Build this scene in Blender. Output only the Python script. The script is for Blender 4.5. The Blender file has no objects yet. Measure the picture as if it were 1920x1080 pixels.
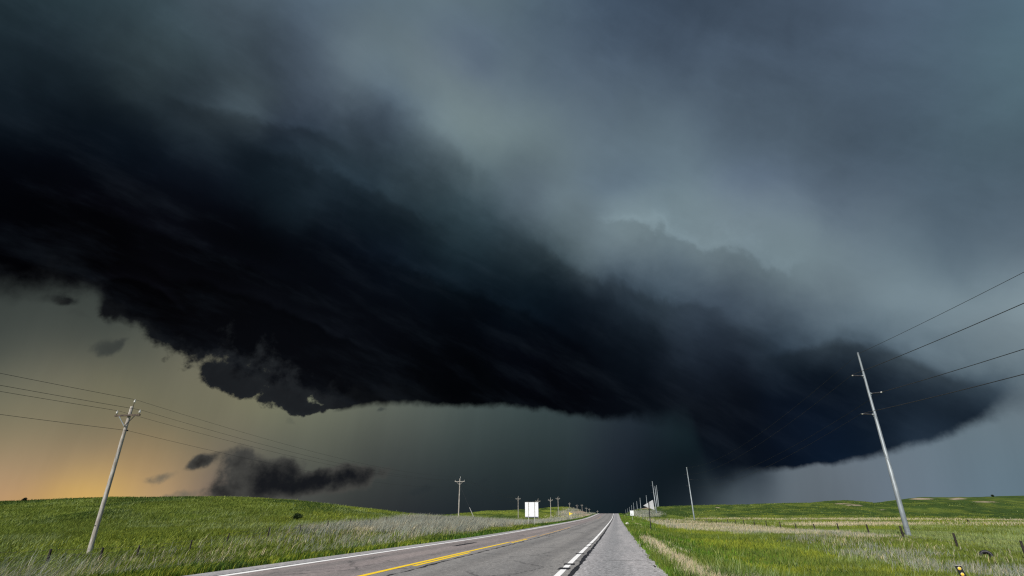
import bpy, math, random
import numpy as np
from mathutils import Vector, Matrix

rng = np.random.default_rng(7)
random.seed(7)
S = bpy.context.scene
C = S.collection
R = math.radians

# ---------------------------------------------------------------- camera
F = 968.0                                   # focal length in photo pixels (1920 wide)
PITCH = math.atan(422 / F)
CP, SP = math.cos(PITCH), math.sin(PITCH)
CAMZ = 1.5
cam_data = bpy.data.cameras.new('camera')
cam_data.sensor_width = 36.0
cam_data.lens = F / 1920 * 36.0
cam_data.clip_start = 0.1
cam_data.clip_end = 20000
cam = bpy.data.objects.new('camera', cam_data)
C.objects.link(cam)
cam.location = (0, 0, CAMZ)
cam.rotation_euler = (math.pi / 2 + PITCH, 0, 0)
S.camera = cam

S.view_settings.view_transform = 'Standard'
S.view_settings.look = 'None'
S.view_settings.exposure = 0.0
S.view_settings.gamma = 1.0
S.view_settings.use_curve_mapping = False
S.render.engine = 'CYCLES'
S.cycles.max_bounces = 5
S.cycles.diffuse_bounces = 2
S.cycles.transparent_max_bounces = 6
S.cycles.use_denoising = False
S.cycles.filter_width = 1.25

SUN_EL, SUN_AZ = R(46), R(208)              # azimuth clockwise from +Y : behind the camera, a little left
SUN_STRENGTH = 5.0


def ray(px, py):
    """slope of the sight line through a photo pixel: X/Y and (Z-camera)/Y"""
    u = (px - 960) / F
    v = (540 - py) / F
    Y = CP - v * SP
    return u / Y, (SP + v * CP) / Y


def P(px, py, D):
    a, r = ray(px, py)
    return Vector((a * D, D, r * D + CAMZ))


def direction(px, py):
    a, r = ray(px, py)
    return Vector((a, 1.0, r)).normalized()


def srgb(c):
    return tuple((v / 255 / 12.92) if v <= 10 else ((v / 255 + 0.055) / 1.055) ** 2.4 for v in c)


# ---------------------------------------------------------------- world: storm sky
world = bpy.data.worlds.new('World')
S.world = world
world.use_nodes = True
world.cycles.sampling_method = 'MANUAL'
world.cycles.sample_map_resolution = 256
WT = world.node_tree
WT.nodes.clear()


class NG:
    """small helper that writes math into a node tree"""
    def __init__(self, tree):
        self.t = tree

    def node(self, typ, **kw):
        n = self.t.nodes.new(typ)
        for k, v in kw.items():
            setattr(n, k, v)
        return n

    def put(self, sock, v):
        if isinstance(v, bpy.types.NodeSocket):
            self.t.links.new(v, sock)
        else:
            sock.default_value = v

    def m(self, op, a, b=None, c=None, clamp=False):
        n = self.node('ShaderNodeMath', operation=op, use_clamp=clamp)
        for i, v in enumerate((a, b, c)):
            if v is not None:
                self.put(n.inputs[i], v)
        return n.outputs[0]

    def v(self, op, a, b=None, c=None):
        n = self.node('ShaderNodeVectorMath', operation=op)
        for i, v in enumerate((a, b, c)):
            if v is not None:
                self.put(n.inputs[3 if (op == 'SCALE' and i == 1) else i], v)
        return n.outputs['Value'] if op in ('DOT_PRODUCT', 'LENGTH') else n.outputs['Vector']

    def noise(self, vec, scale, detail=4.0, rough=0.55, color=False, lac=2.0):
        n = self.node('ShaderNodeTexNoise')
        n.inputs['Scale'].default_value = scale
        n.inputs['Detail'].default_value = detail
        n.inputs['Roughness'].default_value = rough
        n.inputs['Lacunarity'].default_value = lac
        self.put(n.inputs['Vector'], vec)
        return n.outputs['Color' if color else 'Fac']

    def smooth(self, x, lo, hi):
        n = self.node('ShaderNodeMapRange', interpolation_type='SMOOTHSTEP')
        for i, v in enumerate((x, lo, hi, 0.0, 1.0)):
            self.put(n.inputs[i], v)
        return n.outputs[0]

    def mix(self, f, a, b):
        n = self.node('ShaderNodeMix', data_type='RGBA')
        self.put(n.inputs[0], f)
        self.put(n.inputs[6], a)
        self.put(n.inputs[7], b)
        return n.outputs[2]

    def curve(self, x, pts):
        n = self.node('ShaderNodeFloatCurve')
        cv = n.mapping.curves[0]
        pts = sorted(pts)
        cv.points[0].location = pts[0]
        cv.points[1].location = pts[-1]
        for p in pts[1:-1]:
            cv.points.new(*p)
        n.mapping.update()
        self.put(n.inputs['Value'], x)
        n.inputs['Factor'].default_value = 1.0
        return n.outputs[0]


def azel(px, py):
    d = direction(px, py)
    return math.degrees(math.atan2(d.x, d.y)) / 130 + 0.5, math.degrees(math.asin(d.z)) / 60


def build_sky():
    g = NG(WT)
    tc = g.node('ShaderNodeTexCoord')
    d = tc.outputs['Generated']
    # streak axes: the shelf cloud runs from upper left to lower right
    fwd = direction(960, 540)
    right = Vector((1, 0, 0))
    up = right.cross(fwd)
    sa = (right * 0.88 - up * 0.47).normalized()
    sb = (right * 0.47 + up * 0.88).normalized()
    comb = g.node('ShaderNodeCombineXYZ')
    g.put(comb.inputs[0], g.v('DOT_PRODUCT', d, sa))
    g.put(comb.inputs[1], g.m('MULTIPLY', g.v('DOT_PRODUCT', d, sb), 1.9))
    g.put(comb.inputs[2], g.m('MULTIPLY', g.v('DOT_PRODUCT', d, fwd), 1.6))
    q = comb.outputs[0]
    half = (0.5, 0.5, 0.5)
    w1 = g.v('SUBTRACT', g.noise(q, 3.2, 3, 0.5, True), half)
    bq = g.v('ADD', d, g.v('SCALE', g.v('SUBTRACT', g.noise(d, 6.0, 3, 0.5, True), half), 0.10))
    w2 = g.v('SUBTRACT', g.noise(bq, 9.5, 8, 0.56, True), half)
    wd = g.v('ADD', d, g.v('SCALE', w1, 0.065))
    wd = g.v('NORMALIZE', g.v('ADD', wd, g.v('SCALE', w2, 0.060)))

    def field(vec, pts, base):
        acc, wsum = base[1], base[0]
        # kernel width follows the local spacing; colours solved so that the field passes through the observed ones
        dirs = np.array([direction(p[0], p[1]) for p in pts])
        want = np.array([p[2] for p in pts], float)
        dist = np.sort(np.arccos(np.clip(dirs @ dirs.T, -1, 1)), axis=1)[:, 1:5].mean(1)
        kk = np.clip(2.0 / dist ** 2, 60, 2500)
        la = np.log(kk / 150.0)
        wm = np.exp((dirs @ dirs.T - 1) * kk[None, :] + la[None, :])
        A = wm / (wm.sum(1, keepdims=True) + base[0])
        lam = 0.012
        sol = np.linalg.solve(A.T @ A + lam * np.eye(len(pts)), A.T @ want + lam * want)
        sol = np.clip(sol, want * .78, want * 1.16 + 4)
        err = np.abs(A @ sol - want).mean()
        print('sky field mean error', err)
        pts = [(p[0], p[1], tuple(c), float(k), float(l)) for p, c, k, l in zip(pts, sol, kk, la)]
        col = None
        for px, py, rgb, k, l in pts:
            c = direction(px, py)
            w = g.m('EXPONENT', g.m('SUBTRACT', g.v('DOT_PRODUCT', vec, tuple(c * k)), k - l))
            col = g.v('ADD', acc if col is None else col, g.v('SCALE', tuple(x / 255 for x in rgb), w))
            wsum = g.m('ADD', wsum, w)
        out = g.v('DIVIDE', col, wsum)
        gm = g.node('ShaderNodeGamma')
        gm.inputs[1].default_value = 2.2
        g.put(gm.inputs[0], out)
        return gm.outputs[0]

    # cloud deck, smooth luminance of the storm overhead
    K = 165
    U = [(x, y, tuple(v + max(0.0, 6.5 * (1 - v / 120)) for v in c), *e) for x, y, c, *e in UPPER]
    deck = field(wd, [(x, y, c, K if len(e) == 0 else e[0]) for x, y, c, *e in U],
                 (0.0006, tuple(0.0006 * v / 255 for v in (84, 100, 115))))
    wl = g.v('NORMALIZE', g.v('ADD', d, g.v('SCALE', w2, 0.018)))
    low = field(wl, [(x, y, c, 190 if len(e) == 0 else e[0]) for x, y, c, *e in LOWER],
                (0.0006, tuple(0.0006 * v / 255 for v in (100, 112, 122))))
    # streaks and billows in the deck
    comb2 = g.node('ShaderNodeCombineXYZ')
    g.put(comb2.inputs[0], g.m('MULTIPLY', g.v('DOT_PRODUCT', wl, sa), 1.3))
    g.put(comb2.inputs[1], g.m('MULTIPLY', g.v('DOT_PRODUCT', wl, sb), 5.5))
    g.put(comb2.inputs[2], g.m('MULTIPLY', g.v('DOT_PRODUCT', wl, fwd), 2.0))
    n1 = g.noise(comb2.outputs[0], 3.6, 8, 0.60)
    n4 = g.noise(bq, 8.0, 8, 0.58)
    amt = g.m('MULTIPLY_ADD', g.m('SUBTRACT', n1, 0.5), 0.36, g.m('MULTIPLY_ADD', g.m('SUBTRACT', n4, 0.5), 0.80, 1.0))
    # the upper anvil is smoother than the shelf
    lum = g.v('DOT_PRODUCT', deck, (0.3, 0.5, 0.2))
    calm = g.m('SUBTRACT', 1.0, g.m('MULTIPLY', g.smooth(lum, 0.05, 0.16), 0.72))
    deck = g.v('SCALE', deck, g.m('MULTIPLY_ADD', g.m('SUBTRACT', amt, 1.0), calm, 1.0))
    deck = g.v('ADD', deck, g.v('SCALE', (0.0036, 0.0050, 0.0068), g.smooth(n1, 0.46, 0.78)))

    # lower edge of the cloud
    sep = g.node('ShaderNodeSeparateXYZ')
    g.put(sep.inputs[0], d)
    x, y, z = sep.outputs
    az = g.m('MULTIPLY_ADD', g.m('ARCTAN2', x, y), 180 / math.pi / 130, 0.5)
    el = g.m('MULTIPLY', g.m('ARCSINE', z), 180 / math.pi / 60)
    nf = g.m('SUBTRACT', g.noise(bq, 13.0, 7, 0.56), 0.5)
    for pts, amp_, gain, up_, down_, dark, ragged in FOLDS:
        fc = g.curve(az, [azel(x_, y_) for x_, y_ in pts])
        xs = [azel(x_, y_)[0] for x_, y_ in pts]
        win = g.m('MULTIPLY', g.smooth(az, xs[0], xs[0] + (xs[-1] - xs[0]) * .25), g.m('SUBTRACT', 1.0, g.smooth(az, xs[-1] - (xs[-1] - xs[0]) * .3, xs[-1])))
        sf = g.m('ADD', g.m('SUBTRACT', el, fc), g.m('MULTIPLY', nf, ragged))
        lit = g.m('MULTIPLY', g.smooth(sf, -down_, down_), g.m('EXPONENT', g.m('DIVIDE', g.m('MAXIMUM', sf, 0.0), -up_)))
        shd = g.m('MULTIPLY', g.m('SUBTRACT', 1.0, g.smooth(sf, -down_, down_)), g.m('EXPONENT', g.m('DIVIDE', g.m('MINIMUM', sf, 0.0), up_ * 1.5)))
        f_ = g.m('SUBTRACT', g.m('MULTIPLY', lit, gain), g.m('MULTIPLY', shd, dark))
        f_ = g.m('MULTIPLY_ADD', g.m('MULTIPLY', f_, win), amp_, 1.0)
        deck = g.v('SCALE', deck, f_)
    edge = g.curve(az, [azel(*p) for p in EDGE])
    amp = g.curve(az, [(azel(px, 760)[0], v) for px, v in EDGE_AMP])
    soft = g.curve(az, [(azel(px, 760)[0], v) for px, v in EDGE_SOFT])
    nb = g.m('MULTIPLY_ADD', g.noise(d, 9.0, 3, 0.5), 0.5, g.m('MULTIPLY', g.noise(d, 22.0, 6, 0.6), 0.8))
    nb = g.m('SUBTRACT', nb, 0.65)
    sd = g.m('ADD', g.m('SUBTRACT', el, edge), g.m('MULTIPLY', nb, amp))
    nn = g.noise(d, 20.0, 7, 0.6)
    nn = g.m('MULTIPLY', g.m('SUBTRACT', nn, 0.5), 1.5)
    nw = g.v('SCALE', g.v('SUBTRACT', g.noise(d, 30.0, 4, 0.55, True), half), 0.02)
    ds = g.v('ADD', d, nw)

    def blob_sum(blobs):
        acc = None
        for px, py, rx, ry, tilt, wgt in blobs:
            c = direction(px, py)
            e1 = (direction(px + 1, py) - direction(px - 1, py)) / 2
            e2 = (direction(px, py - 1) - direction(px, py + 1)) / 2
            l1, l2 = e1.length, e2.length
            e1, e2 = e1 / l1, e2 / l2
            t = R(tilt)
            a1 = (e1 * math.cos(t) + e2 * math.sin(t)) / (rx * l1)
            a2 = (e2 * math.cos(t) - e1 * math.sin(t)) / (ry * l2)
            u1 = g.m('SUBTRACT', g.v('DOT_PRODUCT', ds, tuple(a1)), a1.dot(c))
            u2 = g.m('SUBTRACT', g.v('DOT_PRODUCT', ds, tuple(a2)), a2.dot(c))
            r2 = g.m('MULTIPLY_ADD', u1, u1, g.m('MULTIPLY', u2, u2))
            e = g.m('EXPONENT', g.m('MULTIPLY', r2, -1.0))
            acc = g.m('MULTIPLY', e, wgt) if acc is None else g.m('MULTIPLY_ADD', e, wgt, acc)
        return acc

    # torn fringe hanging from the shelf
    fr = blob_sum(FRINGE)
    body = g.smooth(sd, -0.005, 0.03)
    sd = g.m('ADD', sd, g.m('MULTIPLY', g.m('MULTIPLY_ADD', nn, g.m('MULTIPLY', g.smooth(fr, 0.05, 0.5), 1.8), fr), 0.055))
    mask = g.smooth(sd, g.m('MULTIPLY', soft, -1.0), soft)
    # rain shafts hang below
    comb3 = g.node('ShaderNodeCombineXYZ')
    g.put(comb3.inputs[0], g.m('MULTIPLY_ADD', el, -1.2, g.m('MULTIPLY', az, 34.0)))
    g.put(comb3.inputs[1], g.m('MULTIPLY', el, 2.2))
    low = g.v('SCALE', low, g.m('MULTIPLY_ADD', g.m('SUBTRACT', g.noise(comb3.outputs[0], 1.0, 6, 0.6), 0.5), 0.26, 1.0))
    # inside a thin ragged margin the cloud is thinner and greyer
    thin = g.smooth(g.m('MULTIPLY_ADD', nb, 0.10, sd), -0.01, 0.045)
    edgecol = g.mix(g.m('MULTIPLY', thin, g.m('MULTIPLY_ADD', body, 0.75, 0.25)), (*srgb((36, 39, 42)), 1), deck)
    rag = g.curve(az, [(azel(px, 760)[0], v) for px, v in EDGE_RAG])
    deck2 = g.mix(rag, deck, edgecol)
    col = g.mix(mask, low, deck2)

    # scud clouds under the shelf
    for blobs, colour, lo, hi, op in SCUD:
        acc = blob_sum(blobs)
        gate = g.smooth(acc, 0.05, 0.5)
        dens = g.m('MULTIPLY_ADD', nn, gate, acc)
        sm = g.m('MULTIPLY', g.smooth(dens, lo, hi), op)
        shade = g.mix(g.smooth(g.m('MULTIPLY_ADD', nb, 2.2, dens), lo, 1.6), (*srgb(colour[0]), 1), (*srgb(colour[1]), 1))
        col = g.mix(sm, col, shade)

    # beyond the storm: open sky behind the camera
    st = g.node('ShaderNodeTexSky', sky_type='NISHITA')
    st.sun_disc = False
    st.sun_elevation = SUN_EL
    st.sun_rotation = SUN_AZ
    cover = g.smooth(g.m('MULTIPLY_ADD', n1, 0.25, g.v('DOT_PRODUCT', d, (0.0, 1.0, 0.18))), -0.30, 0.25)
    bg1 = g.node('ShaderNodeBackground')
    g.put(bg1.inputs[0], st.outputs[0])
    bg1.inputs[1].default_value = 0.10
    bg2 = g.node('ShaderNodeBackground')
    g.put(bg2.inputs[0], col)
    bg2.inputs[1].default_value = 1.0
    mx = g.node('ShaderNodeMixShader')
    g.put(mx.inputs[0], cover)
    g.put(mx.inputs[1], bg1.outputs[0])
    g.put(mx.inputs[2], bg2.outputs[0])
    out = g.node('ShaderNodeOutputWorld')
    g.put(out.inputs[0], mx.outputs[0])


# cloud deck colours seen at photo positions: x, y, sRGB, optional sharpness
UPPER = [
    (0, 0, (35, 49, 56)), (200, 40, (44, 58, 65)), (420, 70, (60, 73, 82)), (650, 10, (88, 105, 118)),
    (860, 30, (90, 108, 122)), (1060, 20, (72, 89, 106)), (1270, 40, (61, 77, 94)), (1500, 60, (68, 84, 101)),
    (1720, 60, (76, 94, 111)), (1910, 60, (82, 106, 120)),
    (60, 130, (24, 34, 42)), (300, 130, (44, 57, 64)), (480, 150, (52, 63, 72)), (600, 120, (76, 90, 102)), (700, 120, (98, 114, 122)),
    (850, 150, (96, 113, 126)), (1050, 150, (90, 107, 121)), (1250, 150, (78, 94, 110)), (1450, 180, (68, 84, 100)),
    (1680, 200, (72, 90, 105)), (1900, 230, (78, 99, 112)),
    (40, 260, (5, 11, 18)), (240, 230, (15, 22, 31)), (430, 205, (50, 61, 69), 300), (560, 240, (38, 48, 60)), (700, 220, (72, 86, 98)),
    (820, 250, (98, 116, 126)), (920, 240, (110, 127, 132)), (1080, 270, (97, 114, 125)), (1185, 285, (96, 114, 125)), (1300, 270, (96, 113, 126)), (1480, 290, (84, 101, 116)),
    (1640, 310, (72, 90, 105)), (1880, 360, (70, 89, 104)),
    (120, 380, (4, 5, 9)), (330, 330, (12, 17, 25)), (520, 310, (20, 29, 38)), (680, 330, (32, 44, 53)), (800, 310, (58, 73, 83)),
    (900, 360, (72, 88, 97)), (1010, 370, (104, 121, 129)), (1180, 380, (108, 126, 137)), (1400, 390, (106, 123, 136)), (1580, 400, (95, 112, 126)),
    (1760, 430, (88, 106, 120)), (1910, 470, (94, 111, 123)),
    (60, 480, (1, 1, 3)), (330, 460, (4, 5, 9)), (560, 430, (10, 15, 23)), (740, 430, (15, 24, 32)), (880, 440, (38, 53, 61)),
    (1000, 450, (58, 73, 80)), (1090, 460, (92, 109, 116)), (1220, 440, (112, 129, 136)), 
    (1180, 428, (118, 136, 142), 420), (1345, 458, (112, 129, 136)), (1470, 488, (108, 125, 133)), (1270, 415, (113, 131, 138)), (1345, 420, (113, 130, 138)), (1425, 440, (112, 129, 137)),
    (1300, 494, (90, 106, 117), 420), (1400, 512, (80, 95, 107), 420), (1190, 490, (88, 104, 114), 420), (1130, 480, (92, 108, 116), 420), (1060, 470, (72, 88, 95), 420), (985, 482, (30, 42, 50), 420),
    (1040, 400, (112, 130, 135), 420), (1080, 432, (92, 108, 115), 420), (1000, 350, (86, 103, 113), 420), (1030, 282, (104, 122, 127), 420),
    (1080, 600, (8, 14, 20), 420), (1200, 585, (36, 48, 58), 420), (1300, 600, (50, 62, 74), 420), (1420, 602, (64, 78, 90), 420), (1200, 645, (13, 20, 30), 420), (1350, 662, (18, 26, 38), 420), (1500, 618, (64, 78, 90), 420),
    (440, 196, (58, 70, 77), 900), (380, 196, (30, 38, 46), 700), (370, 222, (34, 45, 52), 500), (290, 150, (44, 55, 60), 420), (180, 160, (22, 31, 38), 420), (250, 265, (13, 20, 28), 420), (640, 275, (40, 52, 60), 420), (680, 235, (46, 56, 66), 420), (500, 285, (24, 33, 42), 420), (560, 332, (27, 39, 47), 420),
    (740, 300, (62, 78, 86), 420), (700, 370, (24, 36, 43), 420), (800, 382, (34, 48, 54), 420), (672, 138, (102, 118, 125), 700), (610, 135, (86, 100, 111), 500), (725, 175, (86, 102, 114), 500), (790, 160, (104, 121, 128), 500), (850, 215, (108, 125, 129), 500), (770, 225, (80, 96, 108), 500),
    (300, 420, (8, 9, 13), 420), (200, 430, (3, 3, 5), 420),
    (1480, 480, (108, 126, 134)), (1630, 500, (110, 128, 137)), (1800, 530, (108, 126, 135)),
    (250, 570, (4, 4, 6)), (480, 560, (6, 7, 10)), (700, 540, (10, 14, 21)), (880, 540, (12, 21, 29)), (1010, 530, (18, 30, 38)),
    (1120, 540, (44, 58, 68)), (1250, 545, (64, 79, 90)), (1400, 560, (72, 86, 98)), (1540, 570, (96, 112, 122)), (1700, 590, (120, 137, 145)), (1880, 600, (134, 150, 154)),
    (450, 650, (9, 10, 14)), (650, 650, (4, 5, 8)), (850, 640, (4, 5, 9)), (1030, 620, (6, 10, 16)), (1180, 620, (18, 26, 35)), (1320, 630, (38, 48, 60)),
    (1450, 640, (34, 44, 56)), (1860, 650, (104, 120, 128)),
    (600, 730, (9, 10, 13)), (900, 720, (3, 4, 7)), (1150, 720, (4, 6, 11)), (1350, 730, (8, 13, 22)), (1520, 750, (10, 17, 29)), (1680, 770, (19, 30, 44)),
    (1470, 655, (40, 52, 64), 420), (1500, 690, (16, 26, 39), 420), (1560, 632, (74, 90, 101), 420), (1565, 680, (13, 23, 36), 420), (1630, 620, (80, 96, 106), 420), (1640, 672, (15, 25, 38), 420),
    (1700, 650, (84, 100, 110), 420), (1700, 710, (18, 29, 43), 420), (1780, 680, (90, 106, 115), 420), (1780, 748, (17, 28, 42), 420), (1860, 692, (90, 106, 115), 420), (1850, 765, (28, 41, 56), 420), (1862, 732, (40, 54, 68)), (1940, 735, (76, 92, 103), 420),
    (1905, 750, (52, 66, 79), 420), (1250, 820, (14, 23, 30)), (1420, 840, (11, 19, 29)), (1600, 820, (20, 31, 45)), (1740, 800, (44, 58, 72)), (1980, 720, (108, 124, 132)),
]
# rain and clear slot under the cloud
LOWER = [
    (30, 560, (58, 66, 64)), (180, 590, (66, 72, 68)), (60, 650, (80, 84, 77)), (300, 680, (98, 99, 86)), (100, 750, (118, 114, 95)), (350, 760, (112, 110, 91)),
    (30, 790, (124, 118, 97)), (180, 790, (125, 118, 95)), (30, 832, (144, 128, 99)), (180, 835, (146, 129, 97)), (330, 820, (124, 117, 93)), (30, 875, (160, 138, 110)), (170, 882, (172, 145, 108)), (270, 870, (164, 136, 98)), (20, 925, (184, 148, 106)), (165, 930, (224, 178, 96), 420), (270, 918, (192, 156, 110)),
    (370, 915, (142, 122, 100)), (130, 970, (204, 164, 96)), (500, 800, (113, 114, 94)), (470, 940, (84, 84, 83)), (640, 800, (102, 106, 92)), (560, 870, (86, 89, 81)),
    (760, 800, (91, 97, 88)), (700, 870, (59, 65, 67)), (600, 945, (57, 60, 62)), (760, 950, (41, 43, 52)), (880, 800, (73, 83, 80)), (880, 880, (51, 59, 61)),
    (900, 950, (34, 37, 48)), (1000, 790, (60, 72, 72)), (1030, 870, (42, 52, 55)), (1050, 950, (30, 41, 46)), (1120, 800, (48, 59, 63)), (1180, 870, (31, 39, 47)),
    (1180, 950, (24, 34, 40)), (1210, 806, (33, 43, 50), 500), (1285, 822, (28, 41, 45), 500), (1340, 845, (18, 28, 35), 500), (1260, 870, (17, 27, 33), 500), (1330, 884, (16, 25, 32), 500), (1385, 884, (17, 25, 34), 500), (1300, 915, (28, 36, 44), 500), (1390, 908, (70, 79, 87), 500), (1350, 920, (58, 67, 74), 500), (1250, 950, (27, 36, 42)), (1310, 950, (48, 56, 64)), (1370, 940, (76, 86, 93)), (1450, 900, (88, 98, 106)), (1520, 940, (104, 114, 122)),
    (1600, 890, (103, 114, 124)), (1750, 880, (104, 119, 130)), (1750, 950, (104, 119, 133)), (1900, 790, (103, 118, 127)), (1900, 900, (99, 118, 130)), (2050, 850, (104, 120, 130)),
]
EDGE = [(-350, 500), (0, 540), (100, 548), (170, 548), (200, 566), (225, 594), (258, 622), (300, 642), (350, 656), (400, 674), (450, 692), (510, 714), (570, 742), (620, 758), (680, 761),
        (760, 758), (900, 757), (1000, 764), (1100, 778), (1190, 785), (1250, 788), (1295, 800), (1315, 845), (1332, 884), (1350, 897), (1392, 889), (1440, 881), (1520, 872), (1600, 860), (1700, 835), (1800, 803), (1900, 752), (1990, 712), (2200, 640)]
EDGE_AMP = [(-400, .05), (150, .07), (230, .10), (420, .16), (560, .15), (650, .04), (900, .035), (1250, .04), (1400, .028), (1900, .035), (2300, .05)]
EDGE_SOFT = [(-400, .03), (100, .018), (200, .012), (420, .013), (600, .009), (900, .007), (1120, .010), (1220, .018), (1290, .045), (1335, .03), (1400, .010), (1650, .008), (1850, .014), (1960, .04), (2200, .1)]
EDGE_RAG = [(-400, .5), (230, .3), (380, .7), (560, .8), (680, .15), (1000, 0.0), (2200, 0.0)]
SCUD = [
    ([(300, 896, 34, 14, 8, .85), (332, 931, 60, 12, 4, .9)], ((108, 104, 92), (66, 68, 66)), .36, .95, .8),
    ([(150, 590, 44, 14, -20, .5), (100, 560, 40, 12, -10, .45), (194, 652, 32, 22, 15, .95), (226, 644, 34, 8, 35, .75), (205, 605, 18, 13, 0, .55)], ((58, 62, 59), (44, 48, 48)), .36, 1.0, .85),
    ([(900, 906, 46, 11, 28, .7), (790, 917, 70, 13, 8, .6), (715, 768, 12, 7, 0, .8), (545, 790, 20, 11, -30, .6)], ((40, 48, 52), (26, 32, 36)), .42, 1.0, .6),
    ([(374, 864, 34, 17, 20, 1.15), (452, 858, 36, 28, 0, .9), (446, 898, 66, 28, 6, .75), (532, 884, 56, 30, 14, .85), (560, 910, 170, 22, 1, .85), (640, 900, 100, 28, 6, .95)],
     ((70, 70, 67), (18, 20, 25)), .40, .88, .97),
]
# folds of the shelf: line, strength, lit gain above, fade, crispness, shade below, raggedness
FOLDS = [
    ([(1090, 402), (1140, 420), (1190, 426), (1230, 434), (1290, 452), (1350, 460), (1420, 478), (1480, 496), (1560, 520)], 1.0, .30, .020, .011, .12, .13),
    ([(960, 440), (1020, 470), (1080, 505), (1150, 535), (1230, 560), (1330, 585), (1420, 615), (1480, 640)], 1.0, .22, .045, .014, .28, .10),
    ([(1400, 690), (1450, 668), (1500, 656), (1560, 646), (1620, 645), (1700, 668), (1780, 702), (1860, 728), (1960, 750)], 1.0, .25, .040, .010, .38, .05),
    ([(660, 150), (720, 190), (780, 225), (830, 262), (880, 310), (930, 360), (990, 420)], 1.0, .12, .06, .03, .18, .12),
    ([(260, 150), (330, 185), (390, 205), (450, 214), (520, 232), (600, 258), (700, 300)], 1.0, .30, .030, .008, .26, .05),
    ([(420, 250), (520, 285), (620, 325), (720, 372), (820, 420), (900, 470)], 1.0, .28, .035, .012, .28, .08),
    ([(0, 345), (120, 368), (240, 410), (360, 455), (480, 500), (600, 548)], 1.0, .9, .016, .010, .2, .03),
    ([(180, 470), (300, 500), (420, 540), (540, 585), (660, 640), (760, 690)], 1.0, .9, .018, .008, .25, .06),
    ([(560, 440), (700, 480), (840, 530), (960, 580), (1080, 640), (1180, 690)], 1.0, .45, .030, .012, .3, .08),
    ([(140, 535), (200, 522), (240, 520), (285, 532), (320, 560), (360, 600)], 1.0, 1.6, .010, .005, .2, .02),
]
FRINGE = [(308, 676, 22, 12, 40, .40), (348, 686, 26, 12, 40, .45), (400, 718, 26, 24, 45, .7), (440, 722, 50, 24, -20, .8), (505, 748, 50, 24, -20, .8), (555, 766, 38, 18, -12, .9), (566, 734, 34, 20, 0, .8), (420, 700, 40, 20, -20, .5), (610, 764, 45, 9, 8, .6),
          (120, 565, 30, 12, -10, .5), (195, 590, 22, 22, 0, .5)]
build_sky()

sun_data = bpy.data.lights.new('sun', 'SUN')
sun_data.energy = SUN_STRENGTH
sun_data.angle = R(1.5)
sun_data.color = (1.0, 0.95, 0.87)
sun = bpy.data.objects.new('sun', sun_data)
C.objects.link(sun)
sv = Vector((math.sin(SUN_AZ) * math.cos(SUN_EL), math.cos(SUN_AZ) * math.cos(SUN_EL), math.sin(SUN_EL)))
sun.rotation_euler = sv.to_track_quat('Z', 'Y').to_euler()
sun.location = sv * 50

# ---------------------------------------------------------------- object helpers


def tag(o, label=None, cat=None, group=None, kind=None):
    if label: o['label'] = label
    if cat: o['category'] = cat
    if group: o['group'] = group
    if kind: o['kind'] = kind
    return o


def empty(name, loc, label, cat, group=None, rz=0.0):
    o = bpy.data.objects.new(name, None)
    o.empty_display_size = 0.2
    o.location = loc
    o.rotation_euler = (0, 0, rz)
    C.objects.link(o)
    return tag(o, label, cat, group)


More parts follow.
